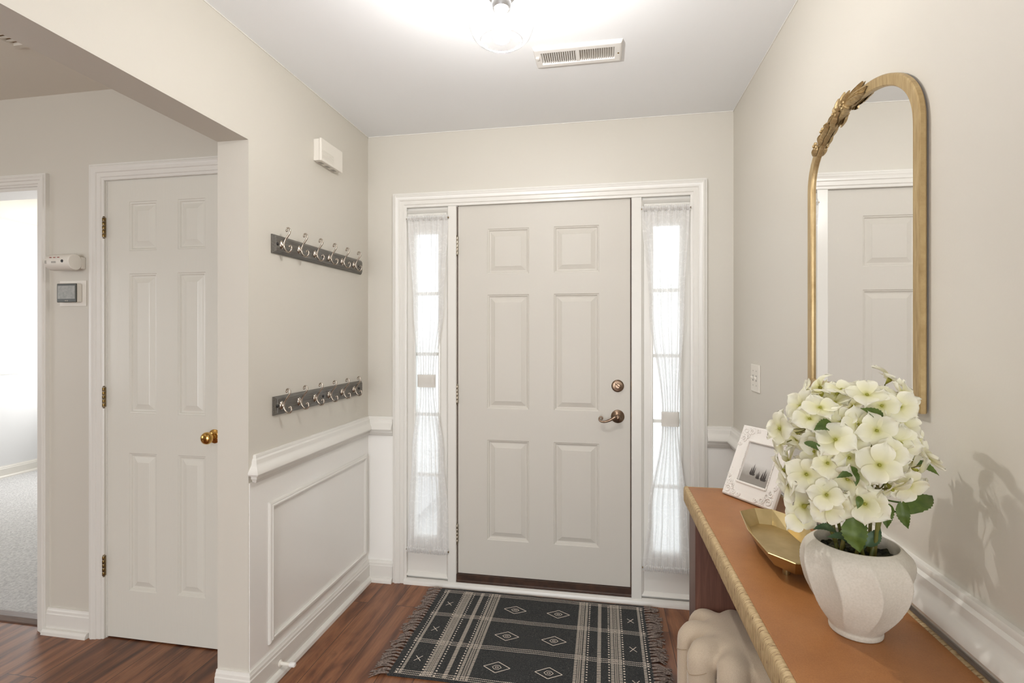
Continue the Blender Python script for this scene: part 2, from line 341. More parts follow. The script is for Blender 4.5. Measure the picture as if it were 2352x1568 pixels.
struct(MB().box((-5.77, 4.65, 0), (-2.2, 4.77, H)).build('wall_bedroom_north', 'bedroom_paint'))
struct(MB().box((-2.35, HY+0.12, 0), (-2.25, 4.65, H)).build('wall_bedroom_east', 'bedroom_paint'))
# white painted wainscot faces under the chair rail
WZ = 0.812
struct(MB().box((XL, 1.703, 0), (XL+0.003, D, WZ)).build('trim_1', 'wainscot_paint'))
struct(MB().box((XR-0.003, -3.3, 0), (XR, D, WZ)).build('trim_2', 'wainscot_paint'))
w = MB(); w.box((XL+0.003, D-0.003, 0), (-1.146, D, WZ)); w.box((0.50, D-0.003, 0), (XR-0.003, D, WZ)); struct(w.build('trim_3', 'wainscot_paint'))
# chair rail
RAIL = [(0, 0.912), (0.011, 0.912), (0.013, 0.908), (0.013, 0.900), (0.019, 0.894), (0.021, 0.880), (0.022, 0.876), (0.027, 0.870), (0.034, 0.862), (0.040, 0.852), (0.041, 0.845), (0.038, 0.839),
        (0.026, 0.836), (0.024, 0.833), (0.024, 0.824), (0.020, 0.821), (0.016, 0.812), (0.009, 0.806), (0.004, 0.804), (0, 0.804)]
fz = lambda x, y, b: (x, y, b)
m = MB().sweep([(XL-0.0005, 1.738), (XL, 1.738), (XL, D), (-1.147, D)], RAIL, fz); struct(m.build('trim_4', 'white_trim', smooth=True, angle=28), 'chair rail')
m = MB().sweep([(0.503, D), (XR, D), (XR, -3.3)], RAIL, fz); struct(m.build('trim_5', 'white_trim', smooth=True, angle=28), 'chair rail')
BASE = [(0, 0.112), (0.007, 0.112), (0.009, 0.104), (0.012, 0.100), (0.013, 0.090), (0.016, 0.086), (0.016, 0.024), (0.027, 0.022), (0.034, 0.014), (0.036, 0.004), (0.036, 0.0), (0, 0)]
m = MB().sweep([(XH, 1.70), (XL+0.003, 1.70), (XL+0.003, D-0.003), (-1.147, D-0.003)], BASE, fz); struct(m.build('baseboard_left', 'white_trim', smooth=True, angle=28))
m = MB().sweep([(0.503, D-0.003), (XR-0.003, D-0.003), (XR-0.003, -3.3)], BASE, fz); struct(m.build('baseboard_right', 'white_trim', smooth=True, angle=28))
m = MB().sweep([(-2.524, HY), (-2.284, HY)], BASE, fz); struct(m.build('baseboard_hall', 'white_trim', smooth=True, angle=28))
m = MB().sweep([(-5.65, 4.64), (-5.65, HY+0.13)], [(-a, b) for a, b in BASE], fz); struct(m.build('baseboard_bedroom', 'white_trim'))
m = MB().sweep([(-5.65, 4.64), (-5.65, HY+0.13)], [(0, 1.03), (-0.012, 1.03), (-0.02, 1.01), (-0.012, 0.985), (0, 0.985)], fz); struct(m.build('trim_6', 'white_trim'))
# wainscot picture-frame moulding on the left wall
PM = [(0, 0), (0, 0.009), (0.003, 0.013), (0.009, 0.014), (0.013, 0.010), (0.016, 0.011), (0.021, 0.009), (0.024, 0.004), (0.024, 0)]
m = MB().sweep([(1.832, 0.172), (2.622, 0.172), (2.622, 0.682), (1.832, 0.682)][::-1], [(-a+0.0, b) for a, b in PM][::-1], lambda x, y, b: (XL+0.003+b, x, y), closed=True)
struct(m.build('trim_7', 'white_trim', smooth=True, angle=28), 'wainscot panel moulding')
# casings
CAS = [(0, 0), (0, 0.010), (0.004, 0.012), (0.012, 0.012), (0.016, 0.016), (0.034, 0.017), (0.038, 0.021), (0.052, 0.022), (0.058, 0.025), (0.066, 0.024), (0.070, 0.019), (0.0775, 0.018), (0.0775, 0)]
def casing(name, x0, x1, zt, y, sc=1.0, z0=0.0):
    m = MB().sweep([(x1, z0), (x1, zt), (x0, zt), (x0, z0)], [(a*sc, b) for a, b in CAS], lambda x, z, b: (x, y-b, z))
    return struct(m.build(name, 'white_trim', smooth=True, angle=28))
casing('trim_8', -1.068, 0.425, 2.063, D)
casing('trim_9', -2.210, -1.588, 2.058, HY, 0.93)
casing('trim_10', -3.38, -2.575, 2.050, HY, 0.72)
# transition strip between wood and carpet
struct(MB().sweep([(-3.40, 1.99), (-2.575, 1.99)], [(0.02, 0.0), (0.018, 0.006), (-0.01, 0.012), (-0.04, 0.012), (-0.06, 0.004), (-0.06, 0)], fz).build('trim_11', 'transition_wood'))
# jamb lining of the bedroom doorway
m = MB(); m.box((-2.565, HY-0.002, 0), (-2.580, HY+0.122, 2.05)); m.box((-3.40, HY-0.002, 0), (-3.385, HY+0.122, 2.05)); m.box((-3.385, HY-0.002, 2.035), (-2.58, HY+0.122, 2.05)); struct(m.build('trim_12', 'white_trim'))
# thin painter's line (caulk bead) at the ceiling
m = MB(); m.box((XL, 1.0, H-0.004), (XL+0.003, D, H)); m.box((XL, D-0.003, H-0.004), (XR, D, H)); m.box((XR-0.003, -1, H-0.004), (XR, D, H)); struct(m.build('trim_13', 'white_trim'))

# ------------------------------------------------------------ six-panel doors
def six_panel(name, x0, x1, z0, z1, y, th, cols, rows, mat, parent):
    m = MB(); W_ = [x0]+[c for cc in cols for c in cc]+[x1]; Z_ = [z0]+[c for cc in rows for c in cc]+[z1]
    for i in range(len(W_)-1):
        for j in range(len(Z_)-1):
            a, b, c, d = W_[i], W_[i+1], Z_[j], Z_[j+1]
            if i % 2 == 1 and j % 2 == 1:
                loops = []
                for ins, dep in [(0, 0), (0.003, 0.003), (0.008, 0.004), (0.012, 0.009), (0.018, 0.010), (0.022, 0.009), (0.040, 0.003), (0.042, 0.002)]:
                    loops.append([(a+ins, y+dep, c+ins), (b-ins, y+dep, c+ins), (b-ins, y+dep, d-ins), (a+ins, y+dep, d-ins)])
                m.grid(loops, close_u=True); m.ngon(loops[-1])
            else: m.ngon([(a, y, c), (b, y, c), (b, y, d), (a, y, d)])
    m.box((x0, y+0.014, z0), (x1, y+th, z1))
    m.add([(x0,y,z0),(x1,y,z0),(x1,y,z1),(x0,y,z1),(x0,y+0.014,z0),(x1,y+0.014,z0),(x1,y+0.014,z1),(x0,y+0.014,z1)], [(0,1,5,4),(1,2,6,5),(2,3,7,6),(3,0,4,7)])
    return m.build(name, mat, parent)
def hinge(parent, x, y, z, h, mat, side=1, leaf=0.0):
    m = MB(); n = 5
    for k in range(n):
        za = z-h/2+h*k/n+0.0008; zb = z-h/2+h*(k+1)/n-0.0008
        m.lathe([(0.006, za), (0.0065, za+0.001), (0.0065, zb-0.001), (0.006, zb)], (x, y-0.008, 0), n=14)
    m.lathe([(0.002, z+h/2), (0.0055, z+h/2+0.002), (0.003, z+h/2+0.006), (0, z+h/2+0.007)], (x, y-0.008, 0), n=14)
    m.lathe([(0, z-h/2-0.007), (0.003, z-h/2-0.006), (0.0055, z-h/2-0.002), (0.002, z-h/2)], (x, y-0.008, 0), n=14)
    m.box((x-leaf, y-0.0035, z-h/2), (x+0.004, y-0.001, z+h/2))
    return m.build('hinge', mat, parent, smooth=True)

# front door
FD = empty('door_1', (-0.323, 2.69, 0.07)); struct(FD, 'front door')
DX0, DX1, DY = -0.780, 0.133, 2.690
six_panel('door_slab', DX0, DX1, 0.072, 2.074, DY, 0.045, [(-0.618, -0.391), (-0.259, -0.024)], [(0.262, 0.800), (0.967, 1.580), (1.690, 1.934)], 'door_paint', FD)
for z in (1.848, 1.042, 0.285): hinge(FD, DX0-0.003, DY, z, 0.10, 'hinge_nickel')
m = MB(); m.lathe([(0.0315, 0), (0.0315, 0.004), (0.028, 0.008), (0.0265, 0.0085), (0.025, 0.013), (0.013, 0.015), (0.011, 0.018), (0, 0.018)], (0.070, DY, 1.102), 'Y', 40)
db = m.build('deadbolt', 'antique_pewter', FD, smooth=True)
m = MB(); ca, sa = math.cos(math.radians(-38)), math.sin(math.radians(-38)); rows = []
for k in range(9):
    t = -1+2*k/8; L = 0.021*t; hw = 0.0035+0.001*abs(t); hh = 0.010+0.006*(1-abs(t))
    cx, cz = 0.070+L*ca, 1.102+L*sa
    rows.append([(cx-hw*sa*-1*-1, DY-0.016, cz+hw*ca*-1), (cx-hw*-sa*-1, DY-0.016-hh, cz-hw*ca*0.4), (cx+hw*-sa, DY-0.016-hh, cz+hw*ca*0.4), (cx+hw*-sa, DY-0.016, cz+hw*ca)])
m.grid(rows, close_u=True); m.ngon(rows[0]); m.ngon(rows[-1]); m.build('thumb_turn', 'antique_pewter', db, smooth=True, bevel=0.001)
LX, LZ = 0.070, 0.945
m = MB(); m.lathe([(0.034, 0), (0.034, 0.004), (0.030, 0.008), (0.0275, 0.009), (0.026, 0.013), (0.018, 0.018), (0.013, 0.021), (0.0115, 0.040), (0.0135, 0.048), (0.012, 0.054), (0.006, 0.057), (0, 0.057)], (LX, DY, LZ), 'Y', 40)
lv = m.build('door_handle', 'antique_pewter', FD, smooth=True)
pts = catmull([(LX+0.004, DY-0.047, LZ+0.003), (LX-0.015, DY-0.052, LZ+0.002), (LX-0.040, DY-0.054, LZ-0.012), (LX-0.065, DY-0.053, LZ-0.021), (LX-0.083, DY-0.051, LZ-0.020), (LX-0.093, DY-0.050, LZ-0.011),
               (LX-0.091, DY-0.050, LZ-0.001), (LX-0.083, DY-0.050, LZ+0.003), (LX-0.077, DY-0.050, LZ-0.002), (LX-0.079, DY-0.050, LZ-0.009), (LX-0.084, DY-0.050, LZ-0.008)], 5)
m = MB(); m.tube(pts, [0.0085-0.0048*min(1, i/(len(pts)*0.6)) for i in range(len(pts))], 12); m.build('lever', 'antique_pewter', lv, smooth=True)
for z, hh in ((1.102, 0.028), (0.945, 0.030)):
    MB().box((DX1+0.0035, DY-0.002, z-hh), (DX1+0.006, DY+0.02, z+hh)).build('strike_plate', 'antique_pewter', FD, bevel=0.001)
MB().box((DX0-0.004, DY-0.014, 0.030), (DX1+0.004, DY+0.05, 0.070)).sweep([(DX0-0.004, DY-0.020), (DX1+0.004, DY-0.020)], [(0, 0.030), (0, 0.036), (-0.010, 0.045), (-0.012, 0.030)], fz).build('threshold', 'threshold', FD)
m = MB(); m.box((DX0-0.005, DY+0.004, 0.07), (DX0-0.0005, DY+0.03, 2.08)); m.box((DX1+0.0005, DY+0.004, 0.07), (DX1+0.005, DY+0.03, 2.08)); m.box((DX0-0.005, DY+0.004, 2.0745), (DX1+0.005, DY+0.03, 2.081)); m.build('weatherstrip', 'weatherstrip', FD)
# frame posts between door and sidelights, head
def post(name, x0, x1):
    m = MB(); m.box((x0, D-0.012, 0.026), (x1, D+0.10, 2.062)); a = x0+0.3*(x1-x0); return struct(m.build(name, 'white_trim', bevel=0.002))
post('trim_14', -0.832, DX0-0.006); post('trim_15', DX1+0.006, 0.188)
struct(MB().box((DX0-0.006, D-0.004, 2.0805), (DX1+0.006, D+0.10, 2.10)).build('trim_16', 'white_trim'))
struct(MB().sweep([(-1.080, D), (0.440, D)], [(0, 0), (0, 0.030), (0.004, 0.030), (0.010, 0.026), (0.022, 0.020), (0.026, 0.010), (0.026, 0)], fz).build('trim_17', 'white_trim', smooth=True))

# ------------------------------------------------------------ sidelight windows
def sidelight(name, x0, x1, gx0, gx1, label):
    r = empty(name, ((x0+x1)/2, D+0.02, 0.03)); struct(r, label)
    y = D+0.010; gz0, gz1 = 0.258, 1.925
    m = MB(); m.box((x0, y, 0.0), (gx0, y+0.05, 2.08)); m.box((gx1, y, 0.0), (x1, y+0.05, 2.08)); m.box((gx0, y, 0.0), (gx1, y+0.05, gz0)); m.box((gx0, y, gz1), (gx1, y+0.05, 2.08))
    m.build('window_frame', 'white_trim', r)
    BD = [(0, 0), (0, 0.012), (-0.006, 0.014), (-0.012, 0.010), (-0.014, 0)]
    m = MB().sweep([(gx0, gz0), (gx0, gz1), (gx1, gz1), (gx1, gz0)], [(-a-0.004, b) for a, b in BD], lambda x, z, b: (x, y-b, z), closed=True)
    # outer bead round the board
    m.sweep([(x0, 0.045), (x0, 2.045), (x1, 2.045), (x1, 0.045)], [(0.0, 0), (0.0, 0.022), (0.006, 0.016), (0.012, 0.006), (0.014, 0)], lambda x, z, b: (x, y-b, z), closed=True)
    m.build('glazing_bead', 'white_trim', r, smooth=True, angle=28)
    n = 5
    for k in range(1, n):
        z = gz0+(gz1-gz0)*k/n; MB().box((gx0, y+0.010, z-0.009), (gx1, y+0.035, z+0.009)).build('glazing_bar', 'white_trim', r, bevel=0.003)
    MB().box((gx0-0.004, y+0.020, gz0-0.004), (gx1+0.004, y+0.024, gz1+0.004)).build('glass', 'window_glass', r)
sidelight('window_1', -1.082, -0.832, -1.028, -0.882, 'narrow sidelight window on the hinge side of the front door')
sidelight('window_2', 0.188, 0.440, 0.238, 0.384, 'narrow sidelight window on the handle side of the front door')

def pl_interp(keys, z):
    for (z1, a1), (z0, a0) in zip(keys[:-1], keys[1:]):
        if z <= z1 and z >= z0:
            t = (z-z0)/(z1-z0); t = t*t*(3-2*t); return [p+(q-p)*t for p, q in zip(a0, a1)]
    return keys[-1][1] if z < keys[-1][0] else keys[0][1]
def curtain(keys, tie, label, seed):
    rnd = random.Random(seed); z1, z0 = keys[0][0], keys[-1][0]
    xc0 = keys[0][1][0]; r = empty('sheer_curtain', (xc0, D-0.03, z0)); tag(r, label, 'curtain', 'sheer curtains on the sidelights')
    NS, NZ = 150, 120; ph = [rnd.uniform(0, 6.28) for _ in range(4)]; rows = []
    for i in range(NZ+1):
        z = z1+(z0-z1)*i/NZ; xc, w_ = pl_interp(keys, z); row = []
        g = min(1.0, min(z1-z, z-z0)/0.10)      # gathers near the rods
        for j in range(NS+1):
            s_ = j/NS; amp = 0.0045+0.010*(1-w_/0.235)
            yy = amp*math.sin(2*PI*7*s_+ph[0]+0.8*math.sin(z*2+ph[1]))+0.004*math.sin(2*PI*3*s_+ph[2]+z*1.1)*g+0.0020*math.sin(2*PI*22*s_+ph[3])*(1.0-g)
            xx = xc+(s_-0.5)*w_+0.0025*math.sin(2*PI*7*s_+ph[0]+1.3)
            row.append((xx, D-0.024+yy, z))
        rows.append(row)
    MB().grid(rows).build('sheer_panel', 'sheer_lace', r, smooth=True, angle=180)
    for zz, sg in ((z1-0.006, 1), (z0+0.006, -1)):
        xc, w_ = pl_interp(keys, zz); rows = []
        for k in range(9):                      # ruffled rod sleeve
            a = 2*PI*k/8; row = []
            for j in range(121):
                s_ = j/120; rr = 0.009+0.0022*math.sin(2*PI*24*s_+2*math.sin(9*s_)); hd = 1.0+0.5*abs(math.sin(2*PI*13*s_)) if math.sin(a)*sg > 0.5 else 1
                row.append((xc+(s_-0.5)*w_, D-0.025+rr*math.cos(a)*0.8, zz+rr*math.sin(a)*1.3*hd))
            rows.append(row)
        MB().grid(rows).build('rod_sleeve', 'sheer_lace', r, smooth=True, angle=180)
        MB().tube([(xc-w_/2-0.004, D-0.025, zz), (xc+w_/2+0.004, D-0.025, zz)], 0.0045, 10).build('curtain_rod', 'aged_brass', r, smooth=True)
    tz, th, tw, tx = tie; rows = []
    for z in (tz+th/2, tz+th*0.2, tz-th*0.2, tz-th/2):
        row = []
        for k in range(28):
            a = 2*PI*k/28; row.append((tx+tw/2*math.copysign(abs(math.cos(a))**0.6, math.cos(a)), D-0.026+0.017*math.copysign(abs(math.sin(a))**0.8, math.sin(a)), z))
        rows.append(row)
    MB().grid(rows, close_u=True).build('tie_band', 'curtain_band', r, smooth=True)
curtain([(2.003, (-0.943, 0.232)), (1.53, (-0.940, 0.172)), (1.15, (-0.947, 0.095)), (1.08, (-0.947, 0.095)), (0.72, (-0.944, 0.180)), (0.36, (-0.941, 0.226)), (0.188, (-0.943, 0.234))],
        (1.115, 0.068, 0.102, -0.947), 'white sheer lace curtain tied at its waist, on the hinge side of the front door', 3)
curtain([(2.003, (0.305, 0.232)), (1.515, (0.311, 0.170)), (0.985, (0.326, 0.082)), (0.91, (0.326, 0.082)), (0.46, (0.315, 0.190)), (0.188, (0.309, 0.230))],
        (0.945, 0.072, 0.086, 0.326), 'white sheer lace curtain tied at its waist, between the door handle and console table', 5)

# porch outside
struct(MB().box((-4, D+0.16, -0.25), (4, 9, -0.15)).build('ground', 'porch_concrete'))

# ------------------------------------------------------------ closet door in the hall
CD = empty('door_2', (-1.90, HY, 0)); struct(CD, 'narrow closet door')
six_panel('door_slab', -2.206, -1.594, 0.006, 2.068, HY+0.004, 0.035, [(-2.093, -1.949), (-1.843, -1.703)], [(0.220, 0.836), (1.012, 1.638), (1.740, 1.960)], 'closet_door_paint', CD)
for z in (1.847, 1.085, 0.327): hinge(CD, -2.213, HY, z, 0.089, 'aged_brass', leaf=0.010)
m = MB().lathe([(0.030, 0), (0.030, 0.003), (0.026, 0.006), (0.013, 0.010), (0.010, 0.022), (0.012, 0.026), (0.020, 0.031), (0.0255, 0.040), (0.0262, 0.048), (0.023, 0.056), (0.014, 0.062), (0.0, 0.063)], (-1.657, HY+0.004, 0.926), 'Y', 36)
m.build('door_knob', 'polished_brass', CD, smooth=True, angle=50)
struct(MB().box((-2.210, HY+0.002, 0), (-2.2065, HY+0.10, 2.075)).box((-1.5935, HY+0.002, 0), (-1.590, HY+0.10, 2.075)).build('trim_18', 'white_trim'))

# ------------------------------------------------------------ ceiling light
CL = empty('ceiling_light', (LAMP.x, LAMP.y, H)); tag(CL, 'clear glass jar ceiling light with a glowing bulb and nickel socket', 'ceiling light')
MB().lathe([(0.065, H), (0.065, H-0.012), (0.058, H-0.022), (0.020, H-0.026), (0.014, H-0.03), (0.014, H-0.075), (0.012, H-0.08)], (LAMP.x, LAMP.y, 0), n=40).build('canopy', 'lamp_nickel', CL, smooth=True)
zt = 2.184
MB().lathe([(0.020, zt+0.205), (0.036, zt+0.20), (0.040, zt+0.194), (0.040, zt+0.130), (0.038, zt+0.122), (0.028, zt+0.118), (0.0265, zt+0.110), (0.0275, zt+0.106), (0.0265, zt+0.098), (0.024, zt+0.088), (0.018, zt+0.084), (0.0, zt+0.084)], (LAMP.x, LAMP.y, 0), n=36).build('socket', 'lamp_nickel', CL, smooth=True)
g = [(0.040, zt+0.196), (0.055, zt+0.194), (0.073, zt+0.186), (0.085, zt+0.170), (0.0905, zt+0.150), (0.092, zt+0.12), (0.092, zt+0.060), (0.089, zt+0.036), (0.081, zt+0.016), (0.070, zt+0.004), (0.058, zt)]
MB().lathe([(r_, z_) for r_, z_ in g], (LAMP.x, LAMP.y, 0), n=64, cap=False).build('glass_shade', 'lamp_glass', CL, smooth=True, angle=180)
MB().tube([(LAMP.x+0.0575*math.cos(2*PI*k/64), LAMP.y+0.0575*math.sin(2*PI*k/64), zt) for k in range(64)], 0.0018, 8, closed=True).build('glass_lip', 'lip_glass', CL, smooth=True)
MB().lathe([(0.013, zt+0.086), (0.014, zt+0.076), (0.018, zt+0.064), (0.024, zt+0.046), (0.0272, zt+0.028), (0.0265, zt+0.014), (0.021, zt+0.002), (0.011, zt-0.004), (0, zt-0.005)], (LAMP.x, LAMP.y, 0), n=32).build('bulb', 'bulb', CL, smooth=True, angle=180)
po.location = (LAMP.x, LAMP.y, zt+0.024)      # inside the bulb's frosted envelope

# ------------------------------------------------------------ ceiling register
VX0, VX1, VY0, VY1 = -0.272, 0.070, 1.952, 2.092
V = empty('ceiling_vent', ((VX0+VX1)/2, (VY0+VY1)/2, H)); tag(V, 'white louvred metal air register on the ceiling before the front door', 'vent')
ix0, ix1, iy0, iy1 = VX0+0.030, VX1-0.030, VY0+0.030, VY1-0.030
fr = [(0, 0), (0.006, -0.012), (0.010, -0.013), (0.028, -0.013), (0.030, -0.009), (0.030, 0)]
m = MB().sweep([(VX0, VY0), (VX0, VY1), (VX1, VY1), (VX1, VY0)], fr, lambda x, y, b: (x, y, H+b), closed=True)
mid = (ix0+ix1)/2; m.box((mid-0.005, iy0, H-0.011), (mid+0.005, iy1, H-0.004)); m.build('frame', 'vent_white', V)
N_ = 16
for half, (a, b), tilt in ((0, (ix0, mid-0.005), 0.5), (1, (mid+0.005, ix1), -0.5)):
    for k in range(N_):
        x = a+(b-a)*(k+0.5)/N_; dx = 0.0035*tilt*2
        m = MB(); m.add([(x-dx-0.0005, iy0, H-0.001), (x+dx-0.0005, iy0, H-0.011), (x+dx+0.0012, iy0, H-0.011), (x-dx+0.0012, iy0, H-0.001), (x-dx-0.0005, iy1, H-0.001), (x+dx-0.0005, iy1, H-0.011), (x+dx+0.0012, iy1, H-0.011), (x-dx+0.0012, iy1, H-0.001)],
                         [(0,1,2,3),(7,6,5,4),(0,4,5,1),(1,5,6,2),(2,6,7,3),(3,7,4,0)]); m.build('louvre', 'vent_white', V)
MB().box((ix0, iy0, H-0.0008), (ix1, iy1, H-0.0003)).build('duct_opening', 'vent_dark', V)
MB().box((VX0+0.008, 2.000, H-0.020), (VX0+0.022, 2.016, H-0.012)).build('damper_lever', 'vent_white', V, bevel=0.002)
for x in (VX0+0.015, VX1-0.015): MB().lathe([(0.0035, H-0.013), (0.0035, H-0.0145), (0.0, H-0.0155)], (x, (VY0+VY1)/2+0.004, 0), n=12).build('screw', 'aged_brass' if x > 0 else 'vent_white', V)
# hall ceiling return grille
V2 = empty('ceiling_vent', (-2.0, 1.2, H)); tag(V2, 'beige return air grille on the dim hall ceiling, mostly behind the header', 'vent')
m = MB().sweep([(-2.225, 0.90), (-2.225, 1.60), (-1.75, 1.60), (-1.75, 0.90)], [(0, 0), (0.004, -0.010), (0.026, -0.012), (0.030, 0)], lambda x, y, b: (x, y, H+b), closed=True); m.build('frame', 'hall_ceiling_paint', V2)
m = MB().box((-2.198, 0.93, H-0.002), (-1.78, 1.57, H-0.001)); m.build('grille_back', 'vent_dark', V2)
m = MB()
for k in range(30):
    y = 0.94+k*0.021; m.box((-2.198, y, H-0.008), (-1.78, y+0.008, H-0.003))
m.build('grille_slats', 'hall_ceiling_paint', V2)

# ------------------------------------------------------------ door chime on the left wall
DC = empty('door_chime', (XL, 2.224, 2.155)); tag(DC, 'white plastic door chime box high on the left wall', 'door chime')
MB().box((XL, 2.132, 2.157), (XL+0.030, 2.316, 2.256)).build('base', 'white_plastic', DC, bevel=0.002)
m = MB().box((XL+0.030, 2.128, 2.155), (XL+0.042, 2.320, 2.258))
m.build('cover', 'white_plastic', DC, bevel=0.003)
m = MB()
for k in range(7): m.box((XL+0.0405, 2.135, 2.168+k*0.006), (XL+0.0432, 2.235+0.0*k, 2.1705+k*0.006))
m.build('sound_slots', 'white_plastic', DC)
for k in range(3): MB().box((XL+0.006, 2.155+k*0.055, 2.1565), (XL+0.024, 2.185+k*0.055, 2.1572)).build('vent_slot', 'grey_print', DC)

# ------------------------------------------------------------ coat racks
def coat_rack(y0, y1, zc, label):
    r = empty('coat_rack', (XL, (y0+y1)/2, zc)); tag(r, label, 'coat rack', 'coat racks on the left wall'); hh = 0.0375
    m = MB(); rows = []
    for ins, out in [(0, 0), (0, 0.006), (0.004, 0.009), (0.004, 0.012), (0.010, 0.016), (0.0105, 0.018)]:
        rows.append([(XL+out, y0+ins, zc-hh+ins), (XL+out, y1-ins, zc-hh+ins), (XL+out, y1-ins, zc+hh-ins), (XL+out, y0+ins, zc+hh-ins)])
    m.grid(rows, close_u=True); m.ngon(rows[0]); m.ngon(rows[-1]); m.build('board', 'rack_wood', r)
    return r
prof = [(0.042, 0.0565), (0.0405, 0.061), (0.0445, 0.0665), (0.051, 0.066), (0.0565, 0.058), (0.055, 0.046), (0.046, 0.033), (0.036, 0.020), (0.0295, 0.004), (0.0300, -0.010), (0.036, -0.022), (0.046, -0.0295), (0.056, -0.0285), (0.0625, -0.020), (0.0620, -0.009), (0.0565, -0.004), (0.0535, -0.0075)]
def hook_meshes():
    b = MB().lathe([(0.0155, 0.018), (0.0155, 0.020), (0.013, 0.023), (0.0075, 0.026), (0.006, 0.031), (0, 0.032)], (0, 0, 0), 'X', 24)
    for v in range(len(b.v)): x, y, z = b.v[v]; b.v[v] = (x, y*0.78, z*1.15)
    pts = catmull([(a, 0, c) for a, c in prof], 5); N = len(pts)
    h = MB().tube(pts, [0.0027+0.0013*math.sin(PI*i/(N-1)) for i in range(N)], 10); h.ball(pts[0], 0.0050); h.ball(pts[-1], 0.0042)
    return b, h
racks = [coat_rack(1.830, 2.585, 1.728, 'pewter grey coat rack with six nickel scroll hooks, the upper one on the left wall'),
         coat_rack(1.838, 2.585, 1.080, 'pewter grey coat rack with six nickel scroll hooks, the lower one above the chair rail')]
proto = None
for r in racks:
    for k in range(6):
        y = 1.871+k*0.1214; z = r.location.z
        if proto is None:
            b, h = hook_meshes(); ob = b.build('hook', 'brushed_nickel', None, smooth=True); oh = h.build('scroll', 'brushed_nickel', ob, smooth=True, angle=180); proto = ob
            ob.parent = r
        else:
            ob = proto.copy(); COL.objects.link(ob); oh = proto.children[0].copy(); COL.objects.link(oh); oh.parent = ob
            ob.parent = r
        ob.location = (0, y-r.location.y, 0)
    for y in (1.838, 2.176, 2.530):
        MB().lathe([(0.0065, 0.0178), (0.0065, 0.0195), (0.005, 0.0215), (0, 0.022)], (XL, y+0.008, z+(0.0 if z > 1.5 else 0.0)), 'X', 16).build('screw', 'black_screw', r, smooth=True)

# ------------------------------------------------------------ door stop
DS = empty('door_stop', (XL+0.02, 1.862, 0.045)); tag(DS, 'small white post door stop on the left baseboard', 'door stop')
MB().lathe([(0.013, 0.018), (0.013, 0.021), (0.007, 0.026), (0.0065, 0.062)], (XL, 1.862, 0.045), 'X', 20).build('post', 'white_plastic', DS, smooth=True)
MB().lathe([(0.0085, 0.062), (0.0095, 0.064), (0.0095, 0.082), (0.006, 0.086), (0, 0.086)], (XL, 1.862, 0.045), 'X', 20).build('rubber_tip', 'vent_white', DS, smooth=True)

# ------------------------------------------------------------ hall wall devices
T = empty('carbon_monoxide_alarm', (-2.38, HY, 1.689)); tag(T, 'white rounded battery alarm with red lights above the thermostat', 'alarm')
MB().box((-2.425, HY-0.022, 1.662), (-2.318, HY, 1.716)).build('mounting_base', 'white_plastic', T, bevel=0.004)
rows = []
for x, s_ in ((-2.448, 0.90), (-2.446, 0.97), (-2.440, 1.0), (-2.325, 1.0), (-2.319, 0.97), (-2.317, 0.90)):
    rows.append([(x, HY-0.045+0.0365*s_*math.cos(2*PI*k/36)*(1.0 if math.cos(2*PI*k/36) < 0 else 0.75), 1.689+0.0365*s_*math.sin(2*PI*k/36)) for k in range(36)])
m = MB().grid(rows, close_u=True); m.ngon(rows[0]); m.ngon(rows[-1]); m.build('body', 'white_plastic', T, smooth=True)
for k in range(3): MB().box((-2.418+k*0.021, HY-0.0800, 1.7055), (-2.409+k*0.021, HY-0.0775, 1.7085)).build('indicator_light', 'red_led', T)
MB().lathe([(0.0065, 0.0), (0.0065, 0.0825-0.0), (0.0, 0.0828)], (-2.348, HY, 1.690), 'Y', 18).build('test_button', 'black_screw', T)
MB().box((-2.440, HY-0.0825, 1.680), (-2.432, HY-0.080, 1.694)).build('side_button', 'grey_print', T)
MB().box((-2.405, HY-0.0824, 1.682), (-2.382, HY-0.0812, 1.690)).build('printed_mark', 'grey_print', T)
T = empty('thermostat', (-2.385, HY, 1.553)); tag(T, 'small thermostat with dark bezel and grey screen on a white wall plate', 'thermostat')
MB().box((-2.458, HY-0.004, 1.495), (-2.313, HY, 1.612)).build('wall_plate', 'white_plastic', T, bevel=0.0015)
MB().box((-2.436, HY-0.029, 1.512), (-2.333, HY-0.004, 1.595)).build('body', 'white_plastic', T, bevel=0.004)
MB().box((-2.4375, HY-0.033, 1.511), (-2.3315, HY-0.028, 1.596)).build('bezel', 'screen_bezel', T, bevel=0.003)
MB().box((-2.431, HY-0.0338, 1.527), (-2.338, HY-0.0325, 1.586)).build('screen', 'screen_grey', T)
m = MB()
for k, (a, b) in enumerate([(0, 3), (4, 6), (7.5, 9), (10, 13)]): m.box((-2.392+a*0.0013, HY-0.0338, 1.516), (-2.392+b*0.0013, HY-0.0328, 1.521))
m.build('printed_mark', 'grey_print', T)

